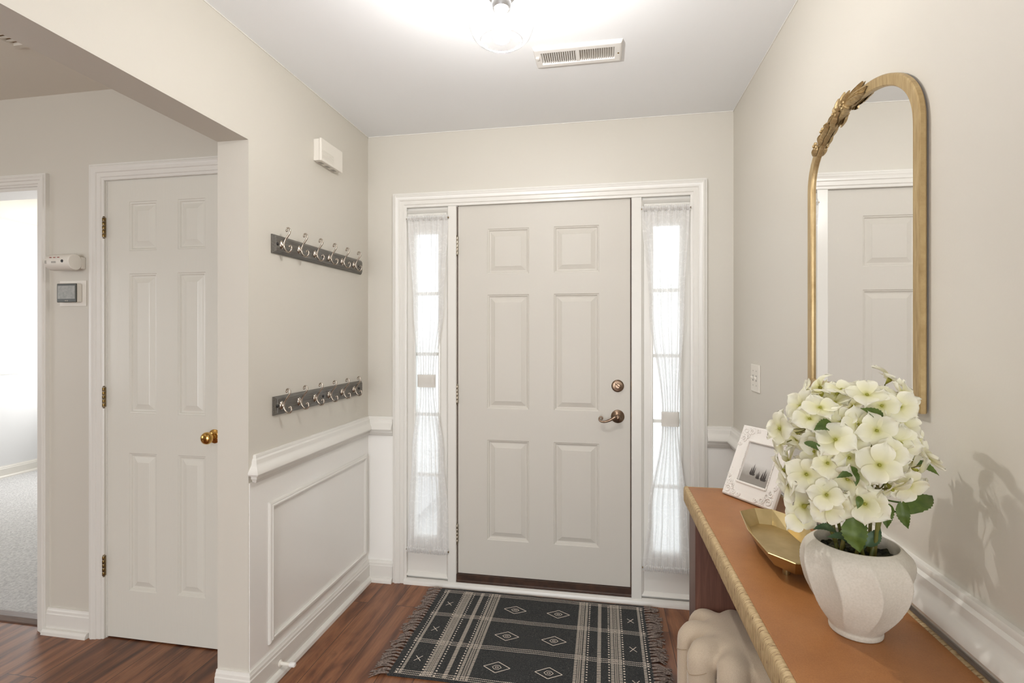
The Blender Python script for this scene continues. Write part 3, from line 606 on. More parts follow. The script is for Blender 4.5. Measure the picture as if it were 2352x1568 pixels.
# ------------------------------------------------------------ switch plate
SW = empty('light_switch', (XR, 2.298, 1.182)); tag(SW, 'white two-toggle light switch plate on the right wall', 'light switch')
MB().box((XR-0.006, 2.240, 1.125), (XR, 2.356, 1.240)).build('plate', 'white_plastic', SW, bevel=0.002)
for y in (2.275, 2.321):
    MB().box((XR-0.0072, y-0.006, 1.170), (XR-0.005, y+0.006, 1.195)).build('toggle_slot', 'grey_print', SW)
    MB().add([(XR-0.006,y-0.004,1.176),(XR-0.006,y+0.004,1.176),(XR-0.006,y+0.004,1.189),(XR-0.006,y-0.004,1.189),(XR-0.016,y-0.003,1.185),(XR-0.016,y+0.003,1.185),(XR-0.016,y+0.003,1.191),(XR-0.016,y-0.003,1.191)],
             [(0,1,5,4),(1,2,6,5),(2,3,7,6),(3,0,4,7),(4,5,6,7),(3,2,1,0)]).build('toggle', 'white_plastic', SW)
    for z in (1.152, 1.213): MB().lathe([(0.0028, -0.0055), (0.0028, -0.0068), (0, -0.0072)], (XR, y, z), 'X', 10).build('screw', 'grey_print', SW)

# ------------------------------------------------------------ arched mirror
MI = empty('wall_mirror', (XR, 1.407, 1.215)); tag(MI, 'arched wall mirror in a gold frame with leaf carving on top', 'mirror')
def arch(hw, zb, zs, za, n=48, p=2.25):
    pts = [(1.407+hw, zb), (1.407+hw, zs)]
    for k in range(1, n):
        a = PI*k/n; c = math.cos(a); s_ = math.sin(a)
        pts.append((1.407+hw*math.copysign(abs(c)**(2/p), c), zs+(za-zs)*abs(s_)**(2/p)))
    pts += [(1.407-hw, zs), (1.407-hw, zb)]
    return pts
out = arch(0.272, 1.209, 1.785, 1.963)
FX, BX = 0.6085, 0.6225
def off(pts, d):
    N = len(pts); res = []
    for i in range(N):
        p = Vector(pts[i]); a = (p-Vector(pts[i-1])).normalized(); b = (Vector(pts[(i+1) % N])-p).normalized()
        n1 = Vector((a.y, -a.x)); n2 = Vector((b.y, -b.x)); mv = (n1+n2).normalized(); mv = mv/max(0.35, mv.dot(n1)); res.append(tuple(p-mv*d))
    return res
rows = []
for d, x in [(0.002, BX), (0, BX-0.003), (0, FX+0.0025), (0.0025, FX), (0.0225, FX+0.0005), (0.0250, FX+0.003), (0.0265, FX+0.010)]:
    q = off(out, d); rows.append([(x, y, z) for y, z in q])
m = MB().grid(rows, close_u=True); m.build('frame', 'frame_gold', MI, smooth=True, angle=14)
q = off(out, 0.0255); m = MB().ngon([(FX+0.008, y, z) for y, z in q]); m.build('mirror_glass', 'mirror_silver', MI)
m = MB(); m.ngon([(BX, y, z) for y, z in off(out, 0.003)]); m.ngon([(FX+0.0095, y, z) for y, z in off(out, 0.003)]); m.build('backing', 'console_wood', MI)
MB().box((BX, 1.22, 1.70), (XR+0.004, 1.51, 1.74)).build('hanging_cleat', 'console_wood', MI)
MB().box((BX, 1.3, 1.26), (XR+0.004, 1.43, 1.28)).build('spacer', 'console_wood', MI)
# carved leaves: along the arch, from left shoulder to just right of the crown
def carved_leaf(m, base, tip, w, x0, lift=0.010, lobes=3):
    b = Vector((base[0], base[1])); t = Vector((tip[0], tip[1])); d = t-b; L = d.length; d.normalize(); n = Vector((-d.y, d.x)); rows = []
    K = 14
    for i in range(K+1):
        s_ = i/K; hw = w*math.sin(PI*min(1, s_*0.92+0.06))**0.7*(0.80+0.28*abs(math.sin(PI*lobes*s_+0.6)))
        if i == K: hw = w*0.10
        c = b+d*L*s_; lf = lift*math.sin(PI*(0.15+0.8*s_))
        row = []
        for u, h in ((-1, 0.0), (-0.6, 0.75), (-0.25, 1.0), (0, 0.55), (0.25, 1.0), (0.6, 0.75), (1, 0.0)):
            p = c+n*hw*u; row.append((x0-0.001-lf*h-0.002*h, p.x, p.y))
        rows.append(row)
    m.grid(rows)
    m.grid([[(x0+0.004, p[1], p[2]) for p in r] for r in rows])
    for a, b_ in ((0, 0), (K, K)): pass
    return m
def arc_pt(t, d=0.014):        # t = y distance from the centre (positive = towards the front door)
    zz = 1.785+(1.963-1.785)*(1-(abs(t)/0.272)**2.25)**(1/2.25); return (1.407+t, zz-d*1.0)
OR = empty('carved_leaves', (FX, 1.40, 1.93)); OR.parent = MI; OR.matrix_parent_inverse = Matrix.Translation(-MI.location)
OR2 = MB()
for t0, t1, w_, dz in [(0.03, -0.075, 0.013, 0.002), (0.02, -0.060, 0.009, 0.020), (0.035, -0.045, 0.008, -0.012), (0.045, 0.005, 0.008, 0.026), (0.055, 0.030, 0.010, 0.034), (0.070, 0.062, 0.010, 0.034), (0.075, 0.085, 0.008, 0.026),
                       (0.06, 0.112, 0.009, -0.010), (0.065, 0.125, 0.009, 0.008), (0.07, 0.100, 0.008, -0.022), (0.115, 0.150, 0.009, 0.012), (0.12, 0.165, 0.008, -0.008), (0.155, 0.190, 0.008, 0.006), (0.155, 0.182, 0.008, -0.014),
                       (0.20, 0.224, 0.008, 0.002), (0.195, 0.213, 0.007, -0.012), (0.03, 0.010, 0.008, -0.018), (-0.01, -0.065, 0.008, -0.008), (0.00, -0.040, 0.007, 0.018)]:
    a = arc_pt(t0, 0.012); b_ = arc_pt(t1, 0.012); carved_leaf(OR2, a, (b_[0], b_[1]+dz), w_, FX, 0.008, 4)
for t in (0.033, 0.078, 0.150, 0.198):
    a = arc_pt(t)
    for q in range(5): OR2.ball((FX-0.007, a[0]+0.0075*math.cos(q*1.257), a[1]+0.004+0.0075*math.sin(q*1.257)), 0.0050, 10, 7, (0.6, 1, 1))
    OR2.ball((FX-0.011, a[0], a[1]+0.004), 0.0040, 10, 7)
oo = OR2.build('leaf_carving', 'frame_gold', MI, smooth=True, angle=60); bpy.data.objects.remove(OR)
# the mirror hangs a touch away from the wall at its far side
for ch in MI.children:
    for v_ in ch.data.vertices: v_.co.x -= 0.0145*(v_.co.y-1.407)

# ------------------------------------------------------------ console table
TZ = 0.820; TX0, TX1, TY0, TY1 = 0.283, 0.601, 0.46, 1.925
CT = empty('console_table', (0.44, 1.19, 0)); tag(CT, 'narrow console table with tan leather top and woven reed edge along the right wall', 'console table')
MB().box((TX0+0.014, TY0+0.012, TZ-0.004), (TX1-0.016, TY1-0.014, TZ+0.002)).build('leather_top', 'leather', CT, bevel=0.0012)
MB().box((TX0+0.006, TY0+0.006, TZ-0.056), (TX1-0.010, TY1-0.006, TZ-0.005)).build('tabletop_core', 'console_wood', CT)
# woven rim, wrapped reed by reed
def woven(name, pts_fn, L, step=0.0013, pitch=0.0052):
    n = int(L/step); rows = []; rnd = random.Random(4)
    offs = [rnd.uniform(-0.0004, 0.0005) for _ in range(int(L/pitch)+2)]
    for i in range(n+1):
        s_ = L*i/n; k = int(s_/pitch); ph = (s_/pitch) % 1.0
        rows.append(pts_fn(s_, 0.0007*(abs(math.sin(PI*ph))**0.6)+offs[k]*0.6))
    m = MB().grid(rows); return m.build(name, 'woven_reed', CT, smooth=True, angle=180)
def rim_front(s_, h):
    y = TY1-s_; pr = [(0.016, -0.002, 0), (0.0135, 0.0008, 0.3), (0.008, 0.0010, 0.6), (0.003, -0.0015, 1), (0.0005, -0.005, 1), (0, -0.016, 1), (0, -0.034, 1), (0.0005, -0.050, 1), (0.003, -0.056, 1), (0.010, -0.058, 0)]
    cx, cz = 0.012, -0.03; res = []
    for a, b, q in pr:
        dx, dz = a-cx, (b-cz)*0.3; l = math.hypot(dx, dz) or 1; res.append((TX0+a+h*q*dx/l, y+0.0035*max(0, -b)*8*0.06, TZ+b+h*q*dz/l))
    return res
woven('woven_edge', rim_front, TY1-TY0)
def rim_end(s_, h):
    x = TX0+0.004+s_; return [(x, TY1-a-h*q*0.7, TZ+b+h*q*0.5) if False else (x, TY1-a+h*q, TZ+b) for a, b, q in [(0.016, -0.002, 0), (0.012, 0.0008, 0.3), (0.006, 0.001, 0.6), (0.001, -0.004, 1), (0, -0.02, 1), (0, -0.045, 1), (0.006, -0.056, 1), (0.012, -0.057, 0)]]
woven('woven_edge', rim_end, TX1-TX0-0.006)
def rope_back(s_, h):
    y = TY1-s_; return [(TX1-0.008+(0.0065+h)*math.cos(a), y+0.003*math.sin(a), TZ-0.005+(0.0055+h)*math.sin(a)) for a in [2*PI*k/8 for k in range(9)]]
woven('rope_edge', rope_back, TY1-TY0, 0.0016, 0.0085)
MB().box((TX1-0.012, TY0, TZ-0.058), (TX1-0.002, TY1-0.006, TZ-0.006)).build('back_edge', 'woven_reed', CT)
for ya, yb in ((1.785, 1.912), (0.475, 0.60)):
    MB().box((0.300, ya, 0), (0.588, yb, TZ-0.056)).build('end_panel', 'console_wood', CT, bevel=0.003)

# ------------------------------------------------------------ ottoman under the table
SC = Vector((0.432, 1.665, 0)); SH = 0.468
ST = empty('ottoman', SC); tag(ST, 'cream fabric ottoman with rounded finger-like legs tucked under the console table', 'ottoman')
m = MB()
def capsule(m, a, b, r, n=16):
    a = Vector(a); b = Vector(b); d = (b-a); L = d.length; d.normalize(); pts = []; rr = []
    for k in range(0, 6): t = PI/2*(1-k/5); pts.append(a-d*r*math.sin(t)); rr.append(max(1e-4, r*math.cos(t)))
    for k in range(1, 4): pts.append(a+d*L*k/4); rr.append(r)
    for k in range(0, 6): t = PI/2*k/5; pts.append(b+d*r*math.sin(t)); rr.append(max(1e-4, r*math.cos(t)))
    m.tube(pts, rr, n)
NL = 10; LR = 0.043; RC = 0.163; LA = []
for k in range(NL):
    a = math.radians(98+36*k); LA.append(a); p = Vector((SC.x+RC*math.cos(a), SC.y+RC*math.sin(a), 0)); q = Vector((SC.x+(RC-0.012)*math.cos(a), SC.y+(RC-0.012)*math.sin(a), 0))
    capsule(m, (p.x, p.y, LR+0.004), (p.x, p.y, SH-0.065), LR)
    c = Vector((SC.x, SC.y, 0))
    capsule(m, (q.x, q.y, SH-0.053), tuple(c+(q-c)*0.1+Vector((0, 0, SH-0.046))), 0.046)
m.lathe([(0, SH-0.11), (0.12, SH-0.11), (0.136, SH-0.085), (0.138, SH-0.05), (0.130, SH-0.022), (0.112, SH-0.008), (0.08, SH-0.001), (0, SH+0.001)], (SC.x, SC.y, 0), n=48)
o = m.build('body', 'stool_fabric', ST)
rm = o.modifiers.new('remesh', 'REMESH'); rm.mode = 'VOXEL'; rm.voxel_size = 0.0065; rm.use_smooth_shade = True
sm = o.modifiers.new('smooth', 'SMOOTH'); sm.factor = 0.6; sm.iterations = 10
for a in LA:
    p = Vector((SC.x+RC*math.cos(a), SC.y+RC*math.sin(a), 0)); e = Vector((math.cos(a), math.sin(a), 0)); s_ = Vector((-math.sin(a), math.cos(a), 0)); pts = []
    for k in range(-8, 9):
        t = k/8*1.25; pts.append(p+e*(LR-0.0006)*math.cos(t)+s_*(LR-0.0006)*math.sin(t)+Vector((0, 0, SH-0.078-0.024*(1-abs(k)/8))))
    MB().tube(pts, 0.0012, 6).build('seam', 'seam_thread', ST, smooth=True)

# ------------------------------------------------------------ picture frame
BL = Vector((0.402, 1.853, TZ)); BR = Vector((0.511, 1.678, TZ)); wv_ = (BR-BL); FW = wv_.length; ux = wv_.normalized()
TLp = BL+Vector((0.85, 0.53, 0))*0.101+Vector((0, 0, 0.224)); uz = (TLp-BL); uz = (uz-ux*uz.dot(ux)); FH = uz.length; uz.normalize(); un = uz.cross(ux); un = -un if un.x > 0 else un
PF = empty('picture_frame', (BL+BR)/2); tag(PF, 'ornate white photo frame with a grey sailing boat picture on the console table', 'picture frame')
F3 = lambda x, z, b: tuple(BL+ux*x+uz*z+un*b+Vector((0, 0, 0.004)))
ox0, oz0 = 0.048, 0.058; ow, oh = FW-2*ox0, FH-2*oz0+0.004
rows = []
for ins, dep in [(0, -0.004), (0, 0.006), (0.004, 0.010), (0.012, 0.009), (0.026, 0.008)]:
    rows.append([F3(ins, ins, dep), F3(FW-ins, ins, dep), F3(FW-ins, FH-ins, dep), F3(ins, FH-ins, dep)])
rows.append([F3(ox0-0.007, oz0-0.007, 0.008), F3(ox0+ow+0.007, oz0-0.007, 0.008), F3(ox0+ow+0.007, oz0+oh+0.007, 0.008), F3(ox0-0.007, oz0+oh+0.007, 0.008)])
rows.append([F3(ox0, oz0, 0.002), F3(ox0+ow, oz0, 0.002), F3(ox0+ow, oz0+oh, 0.002), F3(ox0, oz0+oh, 0.002)])
m = MB().grid(rows, close_u=True); m.ngon(rows[0]); m.build('frame_border', 'frame_white', PF, bevel=0.0)
m = MB()
cs = [(ox0-0.004, oz0-0.004), (ox0+ow+0.004, oz0-0.004), (ox0+ow+0.004, oz0+oh+0.004), (ox0-0.004, oz0+oh+0.004)]
for i in range(4):
    a, b = cs[i], cs[(i+1) % 4]; n = int(math.dist(a, b)/0.0042)
    if i % 2 == 0: m.tube([F3(a[0], a[1], 0.009), F3(b[0], b[1], 0.009)], 0.0042, 10)
    else:
        for k in range(n+1): t = k/n; m.ball(F3(a[0]+(b[0]-a[0])*t, a[1]+(b[1]-a[1])*t, 0.009), 0.0026, 8, 6)
m.build('inner_moulding', 'frame_white', PF, smooth=True)
def scroll(cx, cz, r, a0, turns, sgn):
    pts = []; N = int(12*turns)
    for k in range(N+1):
        t = k/N; a = a0+sgn*2*PI*turns*t; rr = r*(1-0.75*t); pts.append(F3(cx+rr*math.cos(a), cz+rr*math.sin(a), 0.0095))
    m.tube(pts, [0.0032*(1-0.45*k/N) for k in range(N+1)], 6); m.ball(pts[-1], 0.0028, 8, 6)
for sx, sz in ((1, 1), (-1, 1), (-1, -1), (1, -1)):
    m = MB()
    fx = (lambda x: x if sx > 0 else FW-x); fzz = (lambda z: z if sz > 0 else FH-z); sg = sx*sz
    for cx, cz, r, a0, tr, s2 in [(0.022, 0.020, 0.014, 0.3, 1.3, 1), (0.020, 0.046, 0.011, 1.2, 1.2, -1), (0.047, 0.019, 0.012, 2.0, 1.3, 1), (0.068, 0.014, 0.008, 0.5, 1.1, -1), (0.013, 0.068, 0.008, 2.5, 1.1, 1), (0.034, 0.036, 0.009, 4.0, 1.2, -1)]:
        aa = a0 if sx > 0 else PI-a0; aa = aa if sz > 0 else -aa; scroll(fx(cx), fzz(cz), r, aa, tr, s2*sg)
    for q in range(9): m.ball(F3(fx(0.008+0.004*(q % 2)), fzz(0.030+q*0.009), 0.0085), 0.003-0.0002*q, 8, 5)
    for q in range(7): m.ball(F3(fx(0.036+q*0.008), fzz(0.008+0.003*(q % 2)), 0.0085), 0.003-0.0002*q, 8, 5)
    m.build('scroll_ornament', 'frame_white', PF, smooth=True)
# the print: grey sea and sky with three small sailing boats
rot = Matrix((ux, -un, uz)).transposed().to_4x4(); me = bpy.data.meshes.new('picture'); me.from_pydata([(0, 0, 0), (ow, 0, 0), (ow, 0, oh), (0, 0, oh)], [], [(0, 1, 2, 3)]); me.materials.append(M['sea_print'])
pic = bpy.data.objects.new('picture', me); COL.objects.link(pic); pic.matrix_world = Matrix.Translation(Vector(F3(ox0, oz0, 0.003)))@rot
mw = pic.matrix_world.copy(); pic.parent = PF; pic.matrix_parent_inverse = Matrix.Translation(-PF.location); pic.matrix_basis = mw
m = MB()
for bx, bz, s_ in ((0.042, 0.034, 1.15), (0.066, 0.026, 0.8), (0.088, 0.026, 1.2)):
    for dx, hh, ww in ((-0.006, 0.020, 0.006), (0.000, 0.030, 0.006), (0.005, 0.022, 0.005)):
        q = [(bx+dx*s_-ww*s_/2, bz), (bx+dx*s_+ww*s_/2, bz), (bx+dx*s_+ww*s_*0.2, bz+hh*s_)]; m.ngon([F3(ox0+a, oz0+b, 0.0036) for a, b in q])
    q = [(bx-0.010*s_, bz), (bx-0.006*s_, bz-0.005*s_), (bx+0.007*s_, bz-0.005*s_), (bx+0.011*s_, bz)]; m.ngon([F3(ox0+a, oz0+b, 0.0036) for a, b in q])
m.build('printed_boats', 'ink', PF)
e0 = Vector(F3(FW*0.45, FH*0.55, -0.004)); e1 = Vector(F3(FW*0.55, FH*0.55, -0.004)); ft = Vector((0.10, 0.062, 0)); 
g0 = Vector((e0.x, e0.y, TZ+0.0035))+ft*0.55; g1 = Vector((e1.x, e1.y, TZ+0.0035))+ft*0.55
k_ = Vector((0.003, 0.002, 0)); MB().add([e0, e1, g1, g0, e0+k_, e1+k_, g1+k_, g0+k_], [(0,1,2,3),(7,6,5,4),(0,4,5,1),(1,5,6,2),(2,6,7,3),(3,7,4,0)]).build('easel_back', 'console_wood', PF)

# ------------------------------------------------------------ gold tray
TR = empty('gold_tray', (0.43, 1.35, TZ+0.002)); tag(TR, 'faceted brushed gold tray on short feet between photo frame and vase', 'tray')
rim = [(0.369, 1.497), (0.415, 1.531), (0.460, 1.527), (0.497, 1.478), (0.506, 1.36), (0.503, 1.235), (0.458, 1.178), (0.400, 1.174), (0.360, 1.222), (0.353, 1.36)]
cx, cy = 0.431, 1.352
fl = [(cx+(x-cx)*0.72, cy+(y-cy)*0.84) for x, y in rim]; zr, zf = TZ+0.060, TZ+0.024
rows = [[(x, y, zr) for x, y in rim], [(x, y, zf+0.002) for x, y in fl]]
m = MB().grid(rows, close_u=True); m.ngon(rows[1]); o = m.build('dish', 'tray_gold', TR); so = o.modifiers.new('s', 'SOLIDIFY'); so.thickness = 0.0022; so.offset = 0
for x, y in ((0.408, 1.254), (0.408, 1.45), (0.462, 1.45), (0.462, 1.254)): MB().lathe([(0.0075, TZ+0.002), (0.008, TZ+0.006), (0.0075, TZ+0.0245)], (x, y, 0), n=18).build('foot', 'tray_gold', TR, smooth=True)

# ------------------------------------------------------------ vase with hydrangeas
VC = Vector((0.455, 1.037, TZ+0.0022)); PH = empty('potted_hydrangea', VC); tag(PH, 'cream hydrangea blooms in a matte white fluted vase on the leather tabletop', 'potted plant')
prof = [(0.040, 0), (0.0425, 0.002), (0.0430, 0.007), (0.0425, 0.011), (0.0455, 0.016), (0.0560, 0.030), (0.0680, 0.048), (0.0790, 0.070), (0.0870, 0.093), (0.0912, 0.115), (0.0905, 0.132), (0.0850, 0.147), (0.0765, 0.157), (0.0700, 0.1625), (0.0675, 0.1640), (0.0655, 0.1625), (0.0655, 0.150), (0.070, 0.135)]
rows = []; NV = 324
fine = catmull([(a, 0, b) for a, b in prof], 5)
for p in fine:
    r_, z_ = p.x, p.z; row = []; env = max(0, min(1, (z_-0.012)/0.03))*max(0, min(1, (0.164-z_)/0.035)); inner = r_ < 0.069 and z_ > 0.16
    for k in range(NV):
        a = 2*PI*k/NV; tw = a*9+2.0+z_*4-1.25*math.sin((z_-0.02)*26); w_ = ((tw/(2*PI)) % 1.0)
        fl_ = (4*w_*(1-w_))                                  # hollow flutes between sharp swirling ridges
        rr = r_*(1+0.012*env-0.105*env*fl_**0.8) if not inner else r_
        row.append((VC.x+rr*math.cos(a), VC.y+rr*math.sin(a), VC.z+z_))
    rows.append(row)
m = MB().grid(rows, close_u=True); m.ngon(rows[0]); m.build('vase', 'vase_ceramic', PH, smooth=True, angle=70)
rows = []
for i in range(13):
    r_ = 0.0695*i/12+0.0003; rows.append([(VC.x+r_*math.cos(2*PI*k/40), VC.y+r_*math.sin(2*PI*k/40), VC.z+0.140+0.004*math.sin(k*1.7+i*2.1)+0.003*math.sin(k*3.1-i)) for k in range(40)])
MB().grid(rows, close_u=True).build('moss', 'moss', PH, smooth=True)
FL = [(0.381, 1.015, 1.266), (0.4, 0.998, 1.27), (0.416, 0.988, 1.271), (0.37, 0.975, 1.234), (0.397, 0.948, 1.226), (0.354, 0.976, 1.214), (0.326, 1.014, 1.192), (0.318, 1.032, 1.165), (0.32, 1.044, 1.122), (0.37, 0.941, 1.15), (0.349, 0.963, 1.122), (0.337, 0.998, 1.095), (0.377, 0.948, 1.096), (0.38, 0.961, 1.071), (0.36, 1.025, 1.049), (0.36, 1.031, 1.015), (0.426, 0.932, 1.086), (0.454, 0.919, 1.115), (0.488, 0.92, 1.164), (0.457, 0.917, 1.174), (0.43, 0.917, 1.157), (0.396, 0.927, 1.162), (0.386, 0.936, 1.189), (0.403, 0.93, 1.194), (0.493, 0.941, 1.224), (0.479, 0.952, 1.245), (0.456, 0.948, 1.245), (0.442, 0.928, 1.211), (0.473, 0.99, 1.276), (0.44, 0.962, 1.259), (0.505, 1.026, 1.282), (0.449, 0.989, 1.278), (0.502, 0.984, 1.263), (0.415, 0.938, 1.222), (0.366, 0.948, 1.183), (0.329, 0.997, 1.181), (0.354, 0.955, 1.164), (0.394, 0.93, 1.123), (0.467, 0.923, 1.198), (0.48, 0.923, 1.191), (0.423, 0.918, 1.139), (0.371, 0.961, 1.219), (0.488, 0.923, 1.116), (0.438, 0.93, 1.085), (0.393, 0.981, 1.257), (0.353, 1.005, 1.237), (0.388, 0.95, 1.079), (0.326, 1.006, 1.117)]
rnd = random.Random(11); CE = Vector((0.452, 1.045, 1.150))
for k in range(26):            # the far side of the bouquet
    a = rnd.uniform(-0.6, 3.3); t = rnd.uniform(-0.55, 1.15); FL.append((CE.x+0.115*math.cos(t)*math.cos(a), CE.y+0.11*math.cos(t)*math.sin(a), CE.z+0.12*math.sin(t)))
def floret_mesh(idx):
    rn = random.Random(100+idx); m = MB()
    for q in range(4):
        a = PI/2*q+rn.uniform(-0.18, 0.18); L = 0.028*rn.uniform(0.86, 1.12); Wd = 0.0150*rn.uniform(0.88, 1.1); cup = rn.uniform(-0.35, 0.75); tw = rn.uniform(-0.25, 0.25); zo = 0.0007*(q % 2)
        rows = []
        for i in range(8):
            t = i/7; hw = Wd*(math.sin(PI*min(1, 0.03+t*0.84))**0.75)*(1.0 if t < 0.8 else 1-0.72*((t-0.8)/0.2)**1.4); row = []
            if i == 0: hw = 0.002
            for j in range(7):
                u = -1+2*j/6; ru = 0.0022*math.sin(u*5+idx+q*2)*t
                tipx = L*t-0.004*abs(u)**2*t*0.6 - (0.0018 if (i == 7 and j == 3) else 0)*-1
                x = tipx; y = u*hw; z = zo+cup*0.012*math.sin(PI*0.75*t)+0.0035*u*u*t-cup*0.006*t*t+tw*u*0.006*t+ru
                row.append((x*math.cos(a)-y*math.sin(a), x*math.sin(a)+y*math.cos(a), z))
            rows.append(row)
        m.grid(rows)
    m.cur = 1; m.ball((0, 0, 0.0015), 0.0022, 8, 6); m.ball((0, 0, -0.002), 0.0035, 8, 6, (1, 1, 0.9))
    m.add([(0.0035*math.cos(k*PI/4), 0.0035*math.sin(k*PI/4), -0.002) for k in range(8)]+[(0, 0, -0.012)], [(k, (k+1) % 8, 8) for k in range(8)])
    o = m.build('flower', ['petal', 'calyx_green'], None, smooth=True, angle=180); return o
protos = [floret_mesh(i) for i in range(7)]
for p in protos: COL.objects.unlink(p)
HB = [(0.372, 1.005, 1.205), (0.375, 1.010, 1.120), (0.405, 1.000, 1.155), (0.415, 1.020, 1.225), (0.470, 1.000, 1.225), (0.465, 0.985, 1.150), (0.405, 1.000, 1.085), (0.465, 0.985, 1.100), (0.500, 1.080, 1.190), (0.430, 1.090, 1.130), (0.520, 1.060, 1.115)]
groups = [[] for _ in HB]
for p in FL:
    v = Vector(p)+Vector((rnd.uniform(-.006, .006), rnd.uniform(-.006, .006), 0.0)); d = [(v-Vector(h)).length for h in HB]; groups[d.index(min(d))].append(v)
cnt = 0
from mathutils import Quaternion
for gi, (h, g) in enumerate(zip(HB, groups)):
    h = Vector(h); a = gi*2.4; root = Vector((VC.x+0.028*math.cos(a), VC.y+0.028*math.sin(a), VC.z+0.138))
    midp = root.lerp(h, 0.5)+Vector((math.cos(a), math.sin(a), 0))*0.004; sp = catmull([root, midp, h], 6)
    m = MB().tube(sp, [0.0034-0.0012*i/len(sp) for i in range(len(sp))], 8); fl_ = []
    for v in g:
        n = (v-CE).normalized()*0.6+(v-h).normalized()*0.5+Vector((rnd.uniform(-.6, .6), rnd.uniform(-.6, .6), rnd.uniform(-.5, .6))); n.normalize()
        if v.z < 1.035: n = Vector((-0.45, -0.75, 0.45)).normalized()
        p = v+(v-CE).normalized()*rnd.uniform(-0.022, 0.010); s_ = rnd.uniform(1.0, 1.27); e = p-n*0.011*s_
        hub = h.lerp(e, 0.4)+Vector((0, 0, -0.006)); pp = catmull([h, hub, e], 4); m.tube(pp, [0.0016-0.0006*i/len(pp) for i in range(len(pp))], 6)
        fl_.append((p, n, s_))
    st = m.build('flower_cluster', 'stem_green', PH, smooth=True, loc=tuple(h))
    for p, n, s_ in fl_:
        f = protos[cnt % 7].copy(); COL.objects.link(f); f.parent = st; f.location = p-h; f.rotation_mode = 'QUATERNION'
        f.rotation_quaternion = n.to_track_quat('Z', 'Y') @ Quaternion((0, 0, 1), rnd.uniform(0, 1.57)); f.scale = (s_, s_, s_); cnt += 1
def leaf(b, t, w, nrm, mat='leaf_green', droop=0.12, stem_from=None):
    b = Vector(b); t = Vector(t); d = t-b; L = d.length; d.normalize(); nrm = Vector(nrm); nrm = (nrm-d*nrm.dot(d)).normalized(); s = d.cross(nrm); rows = []; K = 18
    for i in range(K+1):
        x = i/K; hw = w*min(1.0, 2.35*x**0.62*(1-x)**1.05); hw *= 1+0.07*((i % 2)*2-1)*(0.25 < x < 0.9); hw = max(hw, 0.0004)
        c = b+d*L*x+nrm*(L*droop*math.sin(PI*x))+s*(L*0.07*math.sin(PI*x*0.9)*(1 if w > 0.011 else -1))
        rows.append([c+s*hw*u+nrm*(0.30*hw*abs(u)-0.10*hw*math.sin(x*9+u*2)) for u in (-1, -0.66, -0.33, 0, 0.33, 0.66, 1)])
    m = MB().grid(rows)
    if stem_from is not None: m.tube(catmull([Vector(stem_from), Vector(stem_from).lerp(b, 0.6)+Vector((0, 0, -0.003)), b+d*0.004], 4), 0.0016, 6)
    return m.build('leaf', mat, PH, smooth=True, angle=180)
V3 = Vector; toC = V3((-0.42, -0.9, 0.1))
leaf((0.418, 0.955, 1.058), (0.424, 0.948, 1.000), 0.024, toC, 'leaf_green', 0.10, (0.440, 1.010, 1.045))
leaf((0.424, 0.962, 1.050), (0.462, 0.975, 1.052), 0.011, (-.2, -.6, .7), 'leaf_green', 0.05, (0.440, 1.010, 1.045))
leaf((0.512, 1.010, 1.050), (0.588, 1.055, 1.073), 0.020, (-.3, -.7, .6), 'leaf_green', 0.10, (0.500, 1.040, 1.060))
leaf((0.494, 1.003, 1.068), (0.489, 0.998, 1.026), 0.013, toC, 'leaf_green', 0.1, (0.500, 1.040, 1.065))
leaf((0.516, 1.007, 1.074), (0.525, 1.003, 1.026), 0.013, toC, 'leaf_green', 0.1, (0.500, 1.040, 1.065))
leaf((0.560, 1.080, 1.128), (0.618, 1.085, 1.100), 0.010, (-.4, -.6, .5), 'leaf_green', 0.08, (0.530, 1.075, 1.125))
leaf((0.560, 1.085, 1.128), (0.578, 1.090, 1.168), 0.010, (-.8, -.5, .1), 'leaf_green', 0.08, (0.530, 1.075, 1.125))
leaf((0.458, 0.950, 1.216), (0.415, 0.930, 1.243), 0.013, (-.3, -.8, .5), 'leaf_green', 0.1, (0.465, 0.985, 1.205))
leaf((0.438, 0.945, 1.228), (0.433, 0.933, 1.205), 0.010, toC, 'leaf_green', 0.1, (0.460, 0.975, 1.21))
leaf((0.476, 0.965, 1.213), (0.515, 0.990, 1.210), 0.010, (0, -.6, .8), 'leaf_green', 0.1, (0.470, 0.995, 1.20))
leaf((0.388, 0.955, 1.209), (0.352, 0.948, 1.202), 0.015, (-.3, -.7, .6), 'leaf_green', 0.1, (0.400, 0.995, 1.19))
leaf((0.337, 0.950, 1.181), (0.364, 0.935, 1.166), 0.008, (-.3, -.7, .6), 'leaf_green', 0.1, (0.375, 0.995, 1.17))
leaf((0.408, 0.925, 1.146), (0.375, 0.920, 1.131), 0.010, (-.3, -.7, .6), 'leaf_green', 0.1, (0.425, 0.975, 1.135))
leaf((0.404, 0.925, 1.143), (0.403, 0.918, 1.119), 0.007, toC, 'leaf_green', 0.1, (0.425, 0.975, 1.135))
leaf((0.413, 0.928, 1.100), (0.406, 0.920, 1.082), 0.007, toC, 'leaf_green', 0.1, (0.430, 0.970, 1.095))
leaf((0.449, 0.940, 1.191), (0.474, 0.945, 1.186), 0.008, (0, -.7, .7), 'leaf_green', 0.1, (0.455, 0.985, 1.18))
leaf((0.412, 1.008, 1.011), (0.370, 1.000, 1.015), 0.012, (-.1, -.45, .9), 'leaf_grey_green', 0.1, (0.440, 1.030, 0.985))
leaf((0.420, 0.990, 1.010), (0.383, 0.978, 1.012), 0.010, (-.1, -.5, .9), 'leaf_grey_green', 0.08, (0.440, 1.030, 0.985))
